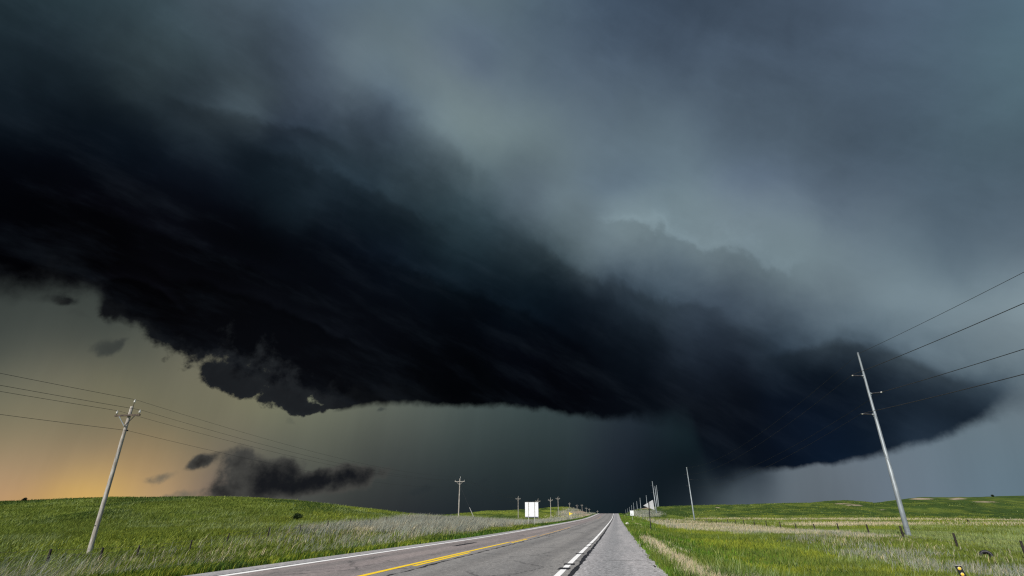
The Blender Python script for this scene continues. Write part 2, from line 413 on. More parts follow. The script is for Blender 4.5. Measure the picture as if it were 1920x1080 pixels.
class MB:
    def __init__(self):
        self.v, self.f = [], []

    def add(self, vs, fs):
        n = len(self.v)
        self.v += [tuple(p) for p in vs]
        self.f += [tuple(i + n for i in f) for f in fs]
        return self

    def tube(self, pts, radii, n=10, cap=True):
        pts = [Vector(p) for p in pts]
        vs, fs = [], []
        for i, p in enumerate(pts):
            t = (pts[min(i + 1, len(pts) - 1)] - pts[max(i - 1, 0)]).normalized()
            a = t.cross(Vector((0, 0, 1)) if abs(t.z) < 0.9 else Vector((0, 1, 0))).normalized()
            b = t.cross(a)
            r = radii[i] if isinstance(radii, (list, tuple)) else radii
            for k in range(n):
                w = 2 * math.pi * k / n
                vs.append(p + a * (math.cos(w) * r) + b * (math.sin(w) * r))
        for i in range(len(pts) - 1):
            for k in range(n):
                fs.append((i * n + k, i * n + (k + 1) % n, (i + 1) * n + (k + 1) % n, (i + 1) * n + k))
        if cap:
            fs.append(tuple(range(n - 1, -1, -1)))
            fs.append(tuple((len(pts) - 1) * n + k for k in range(n)))
        return self.add(vs, fs)

    def bar(self, a, b, w, h, up=(0, 0, 1)):
        """rectangular bar from a to b, w across, h along up; ends bevelled a little"""
        a, b = Vector(a), Vector(b)
        t = (b - a).normalized()
        s = t.cross(Vector(up))
        s = s.normalized() if s.length > 1e-4 else Vector((1, 0, 0))
        u = s.cross(t).normalized()
        e = min(w, h) * 0.12
        rings = [(a, 1 - 2 * e / max(w, h)), (a + t * e, 1.0), (b - t * e, 1.0), (b, 1 - 2 * e / max(w, h))]
        vs = []
        for p, k in rings:
            for sx, sy in ((-1, -1), (1, -1), (1, 1), (-1, 1)):
                vs.append(p + s * (sx * w / 2 * k) + u * (sy * h / 2 * k))
        fs = [(3, 2, 1, 0), (12, 13, 14, 15)]
        for i in range(3):
            for k in range(4):
                fs.append((i * 4 + k, i * 4 + (k + 1) % 4, (i + 1) * 4 + (k + 1) % 4, (i + 1) * 4 + k))
        return self.add(vs, fs)

    def prism(self, outline, axis_n, thick):
        """flat outline (list of 3D points) given thickness along axis_n"""
        n = Vector(axis_n).normalized() * (thick / 2)
        k = len(outline)
        vs = [Vector(p) - n for p in outline] + [Vector(p) + n for p in outline]
        fs = [tuple(range(k - 1, -1, -1)), tuple(range(k, 2 * k))]
        for i in range(k):
            fs.append((i, (i + 1) % k, k + (i + 1) % k, k + i))
        return self.add(vs, fs)

    def lathe(self, base, axis, prof, n=10):
        base, axis = Vector(base), Vector(axis).normalized()
        return self.tube([base + axis * h for h, r in prof], [r for h, r in prof], n)

    def build(self, name, mat, parent=None, smooth=False, label=None):
        me = bpy.data.meshes.new(name)
        me.from_pydata(self.v, [], self.f)
        me.update()
        if smooth:
            me.polygons.foreach_set('use_smooth', [True] * len(me.polygons))
            me.set_sharp_from_angle(angle=R(40))
        me.materials.append(mat)
        o = bpy.data.objects.new(name, me)
        C.objects.link(o)
        if parent:
            o.parent = parent
        if label:
            o['label'] = label
        return o


def mesh_np(name, verts, faces_flat, loop_tot, mat, col=None, smooth=False):
    """mesh straight from numpy arrays"""
    me = bpy.data.meshes.new(name)
    nv = len(verts)
    me.vertices.add(nv)
    me.vertices.foreach_set('co', np.ascontiguousarray(verts, dtype=np.float32).ravel())
    me.loops.add(len(faces_flat))
    me.loops.foreach_set('vertex_index', np.ascontiguousarray(faces_flat, dtype=np.int32))
    me.polygons.add(len(loop_tot))
    starts = np.concatenate(([0], np.cumsum(loop_tot)[:-1])).astype(np.int32)
    me.polygons.foreach_set('loop_start', starts)
    me.update(calc_edges=True)
    if smooth:
        me.polygons.foreach_set('use_smooth', np.ones(len(loop_tot), dtype=bool))
    if col is not None:
        at = me.color_attributes.new('Col', 'FLOAT_COLOR', 'POINT')
        c4 = np.ones((nv, 4), dtype=np.float32)
        c4[:, :3] = col
        at.data.foreach_set('color', c4.ravel())
    me.materials.append(mat)
    o = bpy.data.objects.new(name, me)
    C.objects.link(o)
    return o


# ---------------------------------------------------------------- materials


def material(name):
    m = bpy.data.materials.new(name)
    m.use_nodes = True
    t = m.node_tree
    b = t.nodes['Principled BSDF']
    return m, NG(t), b


def simple_mat(name, base, dark, scale=3.0, rough=0.7, metal=0.0, stretch=(1, 1, 1), bump=0.0, spec=0.3):
    m, g, b = material(name)
    tc = g.node('ShaderNodeTexCoord').outputs['Object']
    v = g.v('MULTIPLY', tc, stretch)
    n = g.noise(v, scale, 6, 0.6)
    f = g.smooth(n, 0.35, 0.68)
    g.put(b.inputs['Base Color'], g.mix(f, (*dark, 1), (*base, 1)))
    b.inputs['Roughness'].default_value = rough
    b.inputs['Metallic'].default_value = metal
    b.inputs['Specular IOR Level'].default_value = spec
    if bump:
        bn = g.node('ShaderNodeBump')
        bn.inputs['Strength'].default_value = bump
        bn.inputs['Distance'].default_value = 0.02
        g.put(bn.inputs['Height'], n)
        g.put(b.inputs['Normal'], bn.outputs[0])
    return m


M_WOOD = simple_mat('weathered_pole_wood', (.47, .45, .42), (.25, .22, .19), 2.2, .85, 0, (6, 6, .8), .5)
M_WOODDARK = simple_mat('dark_crossarm_wood', (.12, .09, .07), (.05, .04, .035), 4, .8, 0, (1, 1, 1), .2)
M_STEEL = simple_mat('galvanised_steel', (.27, .305, .325), (.18, .205, .225), 1.2, .5, .25, (2, 2, .6))
M_IRON = simple_mat('dark_iron', (.06, .06, .065), (.025, .025, .03), 6, .6, .3)
M_WIRE = simple_mat('wire', (.05, .05, .055), (.03, .03, .035), 5, .6, .2)
M_FENCEWIRE = simple_mat('fence_wire', (.22, .21, .2), (.10, .08, .07), 5, .6, .4)
M_PORC = simple_mat('porcelain', (.72, .71, .68), (.5, .49, .46), 5, .25, 0, spec=.5)
M_POST = simple_mat('creosote_post', (.045, .036, .03), (.014, .012, .012), 8, .9, 0, (3, 3, 1), .4)
M_SIGN = simple_mat('sign_aluminium', (.80, .82, .84), (.70, .72, .75), 2.5, .5, 0)
M_SIGNBACK = simple_mat('bare_sign_back', (.50, .51, .53), (.42, .43, .45), 2.5, .5, .1)
M_SIGNEDGE = simple_mat('sign_edge', (.10, .08, .22), (.06, .05, .14), 3, .5)
M_GREYPOST = simple_mat('grey_sign_post', (.50, .50, .48), (.34, .33, .31), 5, .6, .2)
M_YELLOW = simple_mat('yellow_sign', (.82, .62, .03), (.74, .55, .03), 3, .5)
M_BLACK = simple_mat('black_paint', (.02, .02, .021), (.012, .012, .013), 5, .5)
M_REFLECT = simple_mat('amber_reflector', (.90, .62, .10), (.82, .50, .05), 20, .25)
M_RUBBER = simple_mat('old_rubber', (.022, .021, .026), (.012, .012, .014), 9, .5, bump=.3)
M_STONE = simple_mat('pale_stone', (.62, .60, .55), (.42, .40, .36), 6, .9, bump=.4)
M_BARK = simple_mat('bark', (.10, .08, .06), (.05, .04, .03), 8, .9, bump=.4)


def veg_mat(name, transl=0.35):
    m, g, b = material(name)
    at = g.node('ShaderNodeAttribute')
    at.attribute_name = 'Col'
    col = at.outputs['Color']
    g.put(b.inputs['Base Color'], col)
    b.inputs['Roughness'].default_value = .75
    b.inputs['Specular IOR Level'].default_value = .15
    tr = g.node('ShaderNodeBsdfTranslucent')
    g.put(tr.inputs[0], col)
    mx = g.node('ShaderNodeMixShader')
    mx.inputs[0].default_value = transl
    g.put(mx.inputs[1], b.outputs[0])
    g.put(mx.inputs[2], tr.outputs[0])
    g.put(m.node_tree.nodes['Material Output'].inputs[0], mx.outputs[0])
    return m


M_VEG = veg_mat('grass_blades')


def ground_mat():
    m, g, b = material('meadow_ground')
    at = g.node('ShaderNodeAttribute')
    at.attribute_name = 'Col'
    tc = g.node('ShaderNodeTexCoord').outputs['Object']
    n1 = g.noise(tc, .9, 6, .65)
    n2 = g.noise(tc, 7, 5, .6)
    k = g.m('MULTIPLY', g.m('MULTIPLY_ADD', g.m('SUBTRACT', n1, .5), 1.6, 1.0), g.m('MULTIPLY_ADD', g.m('SUBTRACT', n2, .5), 1.3, 1.0))
    g.put(b.inputs['Base Color'], g.v('SCALE', at.outputs['Color'], k))
    b.inputs['Roughness'].default_value = .95
    b.inputs['Specular IOR Level'].default_value = .1
    bn = g.node('ShaderNodeBump')
    bn.inputs['Strength'].default_value = .9
    bn.inputs['Distance'].default_value = .25
    g.put(bn.inputs['Height'], g.m('ADD', n1, g.m('MULTIPLY', n2, .4)))
    g.put(b.inputs['Normal'], bn.outputs[0])
    return m


M_GROUND = ground_mat()


# local road frame: object x = t (across, right positive), object y = s (along)
VPX = 1156
PHI = math.atan(ray(VPX, 962)[0])
CPH, SPH = math.cos(PHI), math.sin(PHI)
T_EDGE_L, T_LINE_L, T_MID, T_LINE_R, T_EDGE_R = -11.15, -10.14, -6.62, -1.64, 1.03


def st2xy(s, t):
    return t * CPH + s * SPH, -t * SPH + s * CPH


def xy2st(X, Y):
    return X * SPH + Y * CPH, X * CPH - Y * SPH


def asphalt(name, ca, cb, dirt, seam=False, lanes=False):
    m, g, b = material(name)
    tc = g.node('ShaderNodeTexCoord').outputs['Object']
    sep = g.node('ShaderNodeSeparateXYZ')
    g.put(sep.inputs[0], tc)
    n_big = g.noise(g.v('MULTIPLY', tc, (1.0, .12, 1)), .8, 5, .6)
    n_mid = g.noise(g.v('MULTIPLY', tc, (1.0, .35, 1)), 4, 6, .65)
    n_fine = g.noise(tc, 28, 3, .75)
    col = g.mix(g.smooth(n_big, .36, .64), (*ca, 1), (*cb, 1))
    if lanes:
        # reddish aggregate of the far lane, grey in the near lane
        lane = g.smooth(g.m('ADD', sep.outputs[0], g.m('MULTIPLY', n_mid, 1.2)), T_MID + .1, T_MID + 1.2)
        col = g.mix(lane, g.mix(g.smooth(n_big, .36, .64), (.240, .208, .202, 1), (.200, .176, .174, 1)), col)
        for t0 in (-9.2, -7.4, -4.9, -2.75):
            w = g.m('SUBTRACT', 1.0, g.smooth(g.m('ABSOLUTE', g.m('SUBTRACT', sep.outputs[0], t0)), .1, .6))
            col = g.mix(g.m('MULTIPLY', w, .42), col, (.115, .112, .112, 1))
    else:
        w = g.m('SUBTRACT', 1.0, g.smooth(g.m('ABSOLUTE', g.m('SUBTRACT', sep.outputs[0], g.m('MULTIPLY_ADD', n_big, .8, -.75))), .15, .75))
        col = g.mix(g.m('MULTIPLY', w, .7), col, (.195, .198, .206, 1))
    col = g.mix(g.m('MULTIPLY', g.smooth(n_mid, .55, .75), .45), col, (*dirt, 1))
    n_grain = g.noise(g.v('MULTIPLY', tc, (1.0, .4, 1)), 9, 8, .82)
    k = g.m('MULTIPLY', g.m('MULTIPLY_ADD', g.m('SUBTRACT', n_fine, .5), 1.6, 1.0), g.m('MULTIPLY_ADD', g.m('SUBTRACT', n_grain, .5), 3.2 if not lanes else 2.0, 1.0))
    # patchy transverse and crocodile cracks
    vo = g.node('ShaderNodeTexVoronoi', feature='DISTANCE_TO_EDGE')
    vo.inputs['Scale'].default_value = .55
    g.put(vo.inputs['Vector'], g.v('ADD', g.v('MULTIPLY', tc, (1, .45, 1)), g.v('SCALE', g.noise(tc, 3, 4, .6, True), .35)))
    crack = g.m('MULTIPLY', g.m('SUBTRACT', 1.0, g.smooth(vo.outputs['Distance'], .0, .03)), g.smooth(n_big, .46, .56))
    col = g.mix(g.m('MULTIPLY', crack, .7 if lanes else .0), col, (.05, .05, .052, 1))
    g.put(b.inputs['Base Color'], g.v('SCALE', col, k))
    b.inputs['Roughness'].default_value = .85
    b.inputs['Specular IOR Level'].default_value = .25
    bn = g.node('ShaderNodeBump')
    bn.inputs['Strength'].default_value = .6
    bn.inputs['Distance'].default_value = .015
    g.put(bn.inputs['Height'], n_fine)
    g.put(b.inputs['Normal'], bn.outputs[0])
    return m


M_ROAD = asphalt('lane_asphalt', (.215, .208, .202), (.175, .172, .170), (.27, .25, .23), lanes=True)
M_SHOULDER = asphalt('shoulder_asphalt', (.315, .306, .312), (.26, .257, .264), (.40, .37, .365))


def paint_mat(name, c, worn, wear=.5):
    m, g, b = material(name)
    tc = g.node('ShaderNodeTexCoord').outputs['Object']
    n = g.noise(g.v('MULTIPLY', tc, (1, .3, 1)), 14, 6, .7)
    g.put(b.inputs['Base Color'], g.mix(g.smooth(n, wear, wear + .16), (*c, 1), (*worn, 1)))
    b.inputs['Roughness'].default_value = .6
    return m


M_WHITE = paint_mat('white_road_paint', (.82, .82, .82), (.40, .39, .38), .68)
M_YPAINT = paint_mat('yellow_road_paint', (.82, .56, .02), (.45, .33, .10), .63)
M_OPAINT = paint_mat('worn_yellow_road_paint', (.62, .38, .12), (.28, .22, .16), .44)
M_TAR = simple_mat('tar_seal', (.030, .030, .034), (.018, .018, .022), 4, .45)

# ---------------------------------------------------------------- terrain


def pchip(x, y, xi):
    x, y, xi = np.asarray(x, float), np.asarray(y, float), np.asarray(xi, float)
    h = np.diff(x)
    dl = np.diff(y) / h
    d = np.zeros_like(y)
    for i in range(1, len(x) - 1):
        if dl[i - 1] * dl[i] > 0:
            w1, w2 = 2 * h[i] + h[i - 1], h[i] + 2 * h[i - 1]
            d[i] = (w1 + w2) / (w1 / dl[i - 1] + w2 / dl[i])
    xi = np.clip(xi, x[0], x[-1])
    k = np.clip(np.searchsorted(x, xi) - 1, 0, len(x) - 2)
    t = (xi - x[k]) / h[k]
    return ((1 + 2 * t) * (1 - t) ** 2 * y[k] + t * (1 - t) ** 2 * h[k] * d[k]
            + t * t * (3 - 2 * t) * y[k + 1] + t * t * (t - 1) * h[k] * d[k + 1])


ROAD_S = [-200, -40, 0, 15, 25, 45, 80, 130, 180, 230, 280, 320, 345, 370, 420, 600, 1000, 4000]
ROAD_Z = [-2.2, -1.4, -1.42, -1.5, -1.57, -1.71, -1.78, -1.82, -1.75, -1.38, -.82, -.40, -.24, -.36, -1.3, -8, -22, -60]


def road_z(s):
    return pchip(ROAD_S, ROAD_Z, s) + CAMZ


# columns of the land as seen from the road: photo x -> (depth, height below eye 'z' or photo y)
Zk = lambda d, z: (d, z, None)
Yk = lambda d, y: (d, None, y)
NEAR_L = [Zk(4, -1.5), Zk(12, -1.9), Zk(22, -2.45), Zk(34, -2.75)]
COLS = []


def left_hill(px, ysky, D=115, far=(972, 970), mid=1002):
    k = (mid - ysky) / 68
    COLS.append((px, NEAR_L + [Yk(56, mid), Yk(78, mid - 30 * k), Yk(98, ysky + 10 * k), Yk(D, ysky), Yk(D * 1.25, ysky + 4), Yk(D * 2, 962), Yk(600, far[0]), Yk(4000, far[1])]))


for px, y in ((-500, 948), (-200, 944), (0, 942.5), (70, 940.5), (130, 937.5), (220, 935), (300, 933.8), (430, 933.8), (520, 938), (620, 947.5), (700, 957)):
    left_hill(px, y, mid=1002 if px < 450 else 999)
COLS.append((760, [Zk(4, -1.5), Zk(12, -1.8), Zk(22, -2.3), Zk(34, -2.5), Yk(52, 1003), Yk(75, 979), Yk(100, 967), Yk(125, 964), Yk(180, 969), Yk(340, 968), Yk(600, 975), Yk(4000, 970)]))
COLS.append((840, [Zk(4, -1.5), Zk(12, -1.6), Zk(22, -2.0), Zk(34, -2.3), Yk(52, 1000), Yk(75, 982), Yk(105, 972.5), Yk(135, 971), Yk(230, 973), Yk(350, 966), Yk(600, 975), Yk(4000, 970)]))
COLS.append((960, [Zk(4, -1.5), Zk(20, -1.6), Zk(45, -2.1), Yk(70, 991), Yk(100, 983), Yk(150, 980), Yk(240, 975), Yk(300, 966), Yk(370, 957), Yk(600, 975), Yk(4000, 970)]))
COLS.append((1010, [Zk(4, -1.5), Zk(20, -1.6), Zk(60, -1.9), Yk(100, 983), Yk(150, 979), Yk(240, 974), Yk(300, 964), Yk(375, 954), Yk(600, 975), Yk(4000, 970)]))
COLS.append((1055, [Zk(4, -1.5), Zk(20, -1.6), Zk(60, -1.8), Yk(130, 978), Yk(200, 974), Yk(270, 969), Yk(320, 960), Yk(385, 951.5), Yk(600, 970), Yk(4000, 968)]))
COLS.append((1078, [Zk(4, -1.5), Zk(20, -1.6), Zk(60, -1.8), Yk(130, 977), Yk(200, 973), Yk(270, 967), Yk(320, 960), Yk(385, 954.5), Yk(600, 970), Yk(4000, 968)]))
COLS.append((1104, [Zk(4, -1.5), Zk(20, -1.6), Zk(60, -1.8), Yk(130, 976), Yk(200, 972), Yk(300, 965.5), Yk(400, 963.6), Yk(600, 972), Yk(4000, 968)]))
COLS.append((1165, [Zk(4, -1.5), Zk(20, -1.6), Zk(60, -1.8), Yk(130, 976), Yk(200, 971.5), Yk(300, 965), Yk(345, 963), Yk(420, 968), Yk(600, 978), Yk(4000, 968)]))


def right_hill(px, ysky, D=430, field=967, near=-2.7):
    if px > 1640:
        yf = np.interp(px, (1640, 1700, 1760, 1830, 1920, 2100), (949, 947.5, 944.5, 945.5, 950, 952))
        COLS.append((px, [Zk(4, -1.5), Zk(14, -2.0), Zk(24, near), Zk(48, near), Zk(62, -2.35), Zk(100, -2.5), Zk(190, -2.6), Yk(270, field), Yk(310, field - 3), Yk(370, yf), Yk(415, yf + 3.5),
                          Yk(465, (yf + ysky) / 2 + 1), Yk(D, ysky), Yk(D * 1.25, ysky + 5), Yk(1300, 965), Yk(4000, 962)]))
        return
    COLS.append((px, [Zk(4, -1.5), Zk(14, -2.0), Zk(24, near), Zk(48, near), Zk(62, -2.35), Zk(100, -2.5), Zk(190, -2.6), Yk(280, field), Yk(340, field - (field - ysky) * .5),
                      Yk(D, ysky), Yk(D * 1.25, ysky + 5), Yk(1200, 965), Yk(4000, 962)]))


COLS.append((1187, [Zk(4, -1.5), Zk(20, -1.7), Zk(60, -1.9), Yk(130, 977), Yk(230, 971), Yk(300, 964), Yk(370, 957.5), Yk(420, 962), Yk(600, 972), Yk(4000, 968)]))
COLS.append((1203, [Zk(4, -1.5), Zk(20, -1.9), Zk(60, -2.1), Yk(130, 978), Yk(230, 971), Yk(300, 963), Yk(375, 954), Yk(450, 960), Yk(600, 970), Yk(4000, 968)]))
for px, y, D in ((1236, 949.8, 380), (1285, 947.6, 400), (1331, 946, 420), (1410, 945.2, 440), (1514, 944, 440), (1562, 939.2, 430), (1589, 939, 430), (1624, 941, 430), (1670, 939.6, 500),
                 (1707, 936, 520), (1739, 932.4, 540), (1791, 932.2, 540), (1862, 930.4, 560), (1920, 929.4, 560), (2100, 931, 560), (2600, 935, 560)):
    right_hill(px, y, D)

_lr = np.linspace(math.log(3), math.log(5000), 260)
_cth, _ctab = [], []
for px, ks in sorted(COLS):
    a = (px - 960) / (F * 1.091)
    d = [math.log(k[0]) for k in ks]
    e = [(k[1] / k[0]) if k[2] is None else ray(960, k[2])[1] for k in ks]
    cs = math.cos(math.atan(a))
    _cth.append(math.atan(a))
    _ctab.append(pchip(d, e, _lr + math.log(cs)) * cs)      # height over true distance
_cth = np.array(_cth)
_ctab = np.array(_ctab)
_th = np.linspace(_cth[0], _cth[-1], 700)
_tab = np.stack([pchip(_cth, _ctab[:, j], _th) for j in range(len(_lr))], axis=1)


def hash2(i, j, seed):
    n = (i.astype(np.int64) * 374761393 + j.astype(np.int64) * 668265263 + seed * 974634777) & 0x7fffffff
    n = ((n ^ (n >> 13)) * 1274126177) & 0x7fffffff
    n = (n ^ (n >> 16)) & 0xffff
    return n / 65535.0


def vnoise(x, y, seed=0):
    i, j = np.floor(x), np.floor(y)
    fx, fy = x - i, y - j
    fx, fy = fx * fx * (3 - 2 * fx), fy * fy * (3 - 2 * fy)
    a, b = hash2(i, j, seed), hash2(i + 1, j, seed)
    c, d = hash2(i, j + 1, seed), hash2(i + 1, j + 1, seed)
    return (a * (1 - fx) + b * fx) * (1 - fy) + (c * (1 - fx) + d * fx) * fy


def fbm(x, y, seed=0, oct=4):
    s, a, t = 0.0, 0.5, 0.0
    for k in range(oct):
        s = s + a * vnoise(x, y, seed + k)
        t += a
        x, y, a = x * 2.03 + 17.1, y * 2.03 + 5.7, a * .5
    return s / t


def sstep(x, lo, hi):
    t = np.clip((x - lo) / (hi - lo), 0, 1)
    return t * t * (3 - 2 * t)


def ground_z(X, Y):
    X, Y = np.asarray(X, float), np.asarray(Y, float)
    r = np.maximum(np.hypot(X, Y), 3.01)
    th = np.clip(np.arctan2(X, Y), _th[0], _th[-1] - 1e-6)
    u = (th - _th[0]) / (_th[1] - _th[0])
    v = np.clip((np.log(r) - _lr[0]) / (_lr[1] - _lr[0]), 0, len(_lr) - 1.001)
    i, j = np.clip(u.astype(int), 0, len(_th) - 2), v.astype(int)
    fu, fv = u - i, v - j
    e = (_tab[i, j] * (1 - fu) + _tab[i + 1, j] * fu) * (1 - fv) + (_tab[i, j + 1] * (1 - fu) + _tab[i + 1, j + 1] * fu) * fv
    z = e * r + CAMZ
    # swells and hummocks
    k = sstep(r, 18, 60)
    z = z + k * (fbm(X / 14, Y / 14, 3) - .5) * .8 + sstep(r, 90, 250) * (fbm(X / 45, Y / 45, 9) - .5) * 2.2 + sstep(r, 230, 330) * (fbm(X / 30, Y / 55, 15) - .5) * 3.0
    z = z + (fbm(X / 2.3, Y / 2.3, 5) - .5) * .16
    s, t = xy2st(X, Y)
    rz = road_z(s)
    wr = sstep(t, T_EDGE_R + .15, T_EDGE_R + 6.5)
    wl = sstep(-t, -T_EDGE_L + .2, -T_EDGE_L + 6.0)
    w = np.maximum(wr, wl)
    edge = np.where((t > T_EDGE_L - .05) & (t < T_EDGE_R + .05), -.06, -.015 - .0 * t)
    return (rz + edge) * (1 - w) + z * w


def image_xy(X, Y, Z):
    """where a place lies as seen from the roadside (photo pixels)"""
    zc = np.maximum(Y * CP + (Z - CAMZ) * SP, .1)
    return 960 + F * X / zc, 540 - F * (-Y * SP + (Z - CAMZ) * CP) / zc


G_GREEN = np.array((.150, .196, .034))
G_LUSH = np.array((.135, .262, .025))
G_YELLOW = np.array((.215, .255, .030))
G_OLIVE = np.array((.095, .120, .028))
G_DARK = np.array((.050, .090, .018))
G_STRAW = np.array((.56, .48, .33))
G_SILVER = np.array((.31, .32, .265))
G_PALE = np.array((.24, .295, .11))
G_SAND = np.array((.42, .34, .25))


def plants(X, Y):
    """weights of the plant kinds at places; returns dict of arrays"""
    Z = ground_z(X, Y)
    px, py = image_xy(X, Y, Z)
    s, t = xy2st(X, Y)
    r = np.hypot(X, Y)
    n1 = fbm(X / 6, Y / 6, 21)
    n2 = fbm(X / 1.7, Y / 1.7, 31)
    n3 = fbm(X / 25, Y / 25, 41)
    out = {}
    left = t < T_EDGE_L
    dl = T_EDGE_L - t
    dr = t - T_EDGE_R
    # left of the road
    vergeL = 1 - sstep(dl + (n2 - .5) * 1.2, 1.6, 2.6)
    bandL = sstep(dl + (n1 - .5) * 3, 2.0, 3.8) * (1 - sstep(dl + (n1 - .5) * 10, 17, 24)) * (.08 + .92 * sstep(s, 38, 66))
    silverL = bandL * sstep(n1 + .26 * sstep(s, 45, 75) * (1 - sstep(s, 170, 230)), .40, .62)
    strawL = bandL * sstep(n2, .42, .6) * .6 * (1 - .6 * silverL)
    paleL = (1 - vergeL) * sstep(n1 * .6 + n2 * .4, .50, .66) * .30
    # right of the road
    wob = (fbm(X / 1.3, Y / 1.3, 51) - .5)
    strip = 1.5 * np.exp(-((dr - 1.0 + wob * .9) / .35) ** 2) * sstep(s, 10, 15) * (1 - sstep(s, 36, 52)) * sstep(n2, .22, .40)
    strip2 = np.exp(-((dr - 2.3 + wob) / .35) ** 2) * sstep(n1, .52, .64) * .6
    b0 = 13.0 - 6.0 * sstep(s, 60, 115)
    bandR = (1 - sstep(s, 190, 240)) * sstep(dr + (n1 - .5) * 5, b0, b0 + 3.5) * (1 - sstep(dr + (n1 - .5) * 4, 25.5, 28.5))
    far = sstep(r, 55, 90)
    strawR = bandR * sstep(n2 + .22 * far, .46, .66) * (.10 + .36 * far)
    silverR = bandR * sstep(n1 + .06, .44, .66) * .46
    yellR = sstep(dr, 4.5, 7.5) * (1 - sstep(dr, 12.5, 15)) * sstep(n1, .40, .58)
    right = t > T_EDGE_R
    out['straw'] = np.where(left, strawL, np.where(right, np.clip(strip * 1.2 + strip2 + strawR, 0, 1), 0))
    out['silver'] = np.where(left, silverL, np.where(right, silverR, 0))
    fieldR = right * sstep(dr, 27, 30)
    streak = np.exp(-((py - 983.5 + (n1 - .5) * 5) / 2.6) ** 2) * sstep(px, 1440, 1530) * (1 - .6 * sstep(px, 1690, 1780)) + .8 * np.exp(-((py - 973.5 - (px - 1500) * .004 + (n1 - .5) * 2) / 1.4) ** 2)
    out['straw'] = np.clip(out['straw'] + fieldR * streak * .85, 0, 1)
    out['pale'] = np.where(left, paleL, fieldR * sstep(n3, .45, .6) * .4 + (right * (1 - fieldR)) * sstep(n2, .56, .68) * (.05 + .22 * sstep(dr, 10, 14)))
    out['pale'] = out['pale'] * (1 - .6 * sstep(r, 80, 130)) * (1 - .8 * sstep(r, 190, 250))
    out['yellow'] = np.where(left, sstep(n3, .5, .65) * .5, np.clip(yellR + fieldR * sstep(n1, .45, .6) * .6, 0, 1))
    out['lush'] = np.where(left, vergeL, right * (1 - sstep(dr, 8, 12)) * (.55 + .45 * sstep(n1, .40, .55)))
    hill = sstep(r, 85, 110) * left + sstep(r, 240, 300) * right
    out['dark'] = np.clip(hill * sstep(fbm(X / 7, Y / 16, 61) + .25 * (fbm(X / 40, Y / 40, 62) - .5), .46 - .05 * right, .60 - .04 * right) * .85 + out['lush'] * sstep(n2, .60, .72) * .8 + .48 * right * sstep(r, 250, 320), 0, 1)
    # blown-out sand on ridges and road cuts
    sand = np.zeros_like(px)
    for x0, y0, rx, ry in ((1087, 960.5, 15, 3.2), (1098, 965, 10, 2.0), (1210, 952.5, 22, 1.6), (1728, 935.5, 22, 1.8), (1795, 935, 14, 2.2), (1600, 947.5, 16, 1.4), (1655, 956, 4, 1.0), (1345, 951.5, 5, .8), (1580, 944.5, 20, .9), (1850, 941, 25, 1.0)):
        sand = np.maximum(sand, np.exp(-(((px - x0) / rx) ** 2 + ((py - y0) / ry) ** 2)))
    out['sand'] = sstep(sand + (n2 - .5) * .5, .35, .6) * (r > 200)
    scrub = np.exp(-(((px - 1212) / 34) ** 2 + ((py - 963) / 8) ** 2)) + np.exp(-(((px - 1070) / 30) ** 2 + ((py - 962) / 6) ** 2))
    out['silver'] = np.clip(out['silver'] + sstep(scrub + (n2 - .5) * .6, .3, .6) * (r > 180) * .8, 0, 1)
    out['s'], out['t'], out['r'], out['px'], out['py'], out['Z'], out['hill'] = s, t, r, px, py, Z, hill
    return out


def tone(w):
    X, Y = st2xy(w['s'], w['t'])
    return .62 + .42 * fbm(X / 11, Y / 11, 101, 3) + .34 * fbm(X / 2.6, Y / 2.6, 111, 3)


def plant_colour(w, soil=False):
    n = len(w['s'])
    c = np.tile(G_GREEN, (n, 1))
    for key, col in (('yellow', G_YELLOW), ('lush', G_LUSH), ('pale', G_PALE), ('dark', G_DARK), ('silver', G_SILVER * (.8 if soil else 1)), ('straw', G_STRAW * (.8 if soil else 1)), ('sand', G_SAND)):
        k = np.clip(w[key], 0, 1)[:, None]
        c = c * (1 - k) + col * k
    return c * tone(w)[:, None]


def grid_axis(parts):
    return np.unique(np.concatenate(parts))


def build_ground():
    pos = np.concatenate(([0], np.cumsum(.45 * 1.0125 ** np.arange(380))))
    sN = np.concatenate((-pos[1:170:3][::-1], pos))
    sN = sN[sN < 3800]
    tr = T_EDGE_R + np.concatenate(([0, .04], .15 + np.cumsum(.22 * 1.0165 ** np.arange(300))))
    tl = T_EDGE_L - np.concatenate(([0, .04], .15 + np.cumsum(.24 * 1.0165 ** np.arange(300))))
    tm = np.array([T_EDGE_L + .08, T_LINE_L, T_MID, T_LINE_R, T_EDGE_R - .08])
    tN = np.sort(np.concatenate((tl[tl > -3000], tm, tr[tr < 3000])))
    s, t = np.meshgrid(sN, tN, indexing='ij')
    s, t = s.ravel(), t.ravel()
    X, Y = st2xy(s, t)
    z = ground_z(X, Y)
    w = plants(X, Y)
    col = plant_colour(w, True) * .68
    soilmix = (w['r'] < 90)[:, None] * .25
    col = col * (1 - soilmix) + np.array((.07, .055, .035)) * soilmix
    edge = (np.exp(-((w['t'] - T_EDGE_R) / .25) ** 2) + np.exp(-((w['t'] - T_EDGE_L) / .2) ** 2))[:, None] * .8
    col = col * (1 - edge) + np.array((.22, .20, .185)) * edge
    ns, nt = len(sN), len(tN)
    i, j = np.meshgrid(np.arange(ns - 1), np.arange(nt - 1), indexing='ij')
    a = (i * nt + j).ravel()
    f = np.stack((a, a + 1, a + nt + 1, a + nt), 1)
    o = mesh_np('ground', np.stack((t, s, z), 1), f.ravel(), np.full(len(f), 4), M_GROUND, col, True)
    o.rotation_euler = (0, 0, -PHI)
    o['kind'] = 'structure'
    return o, sN


ground, S_LINES = build_ground()


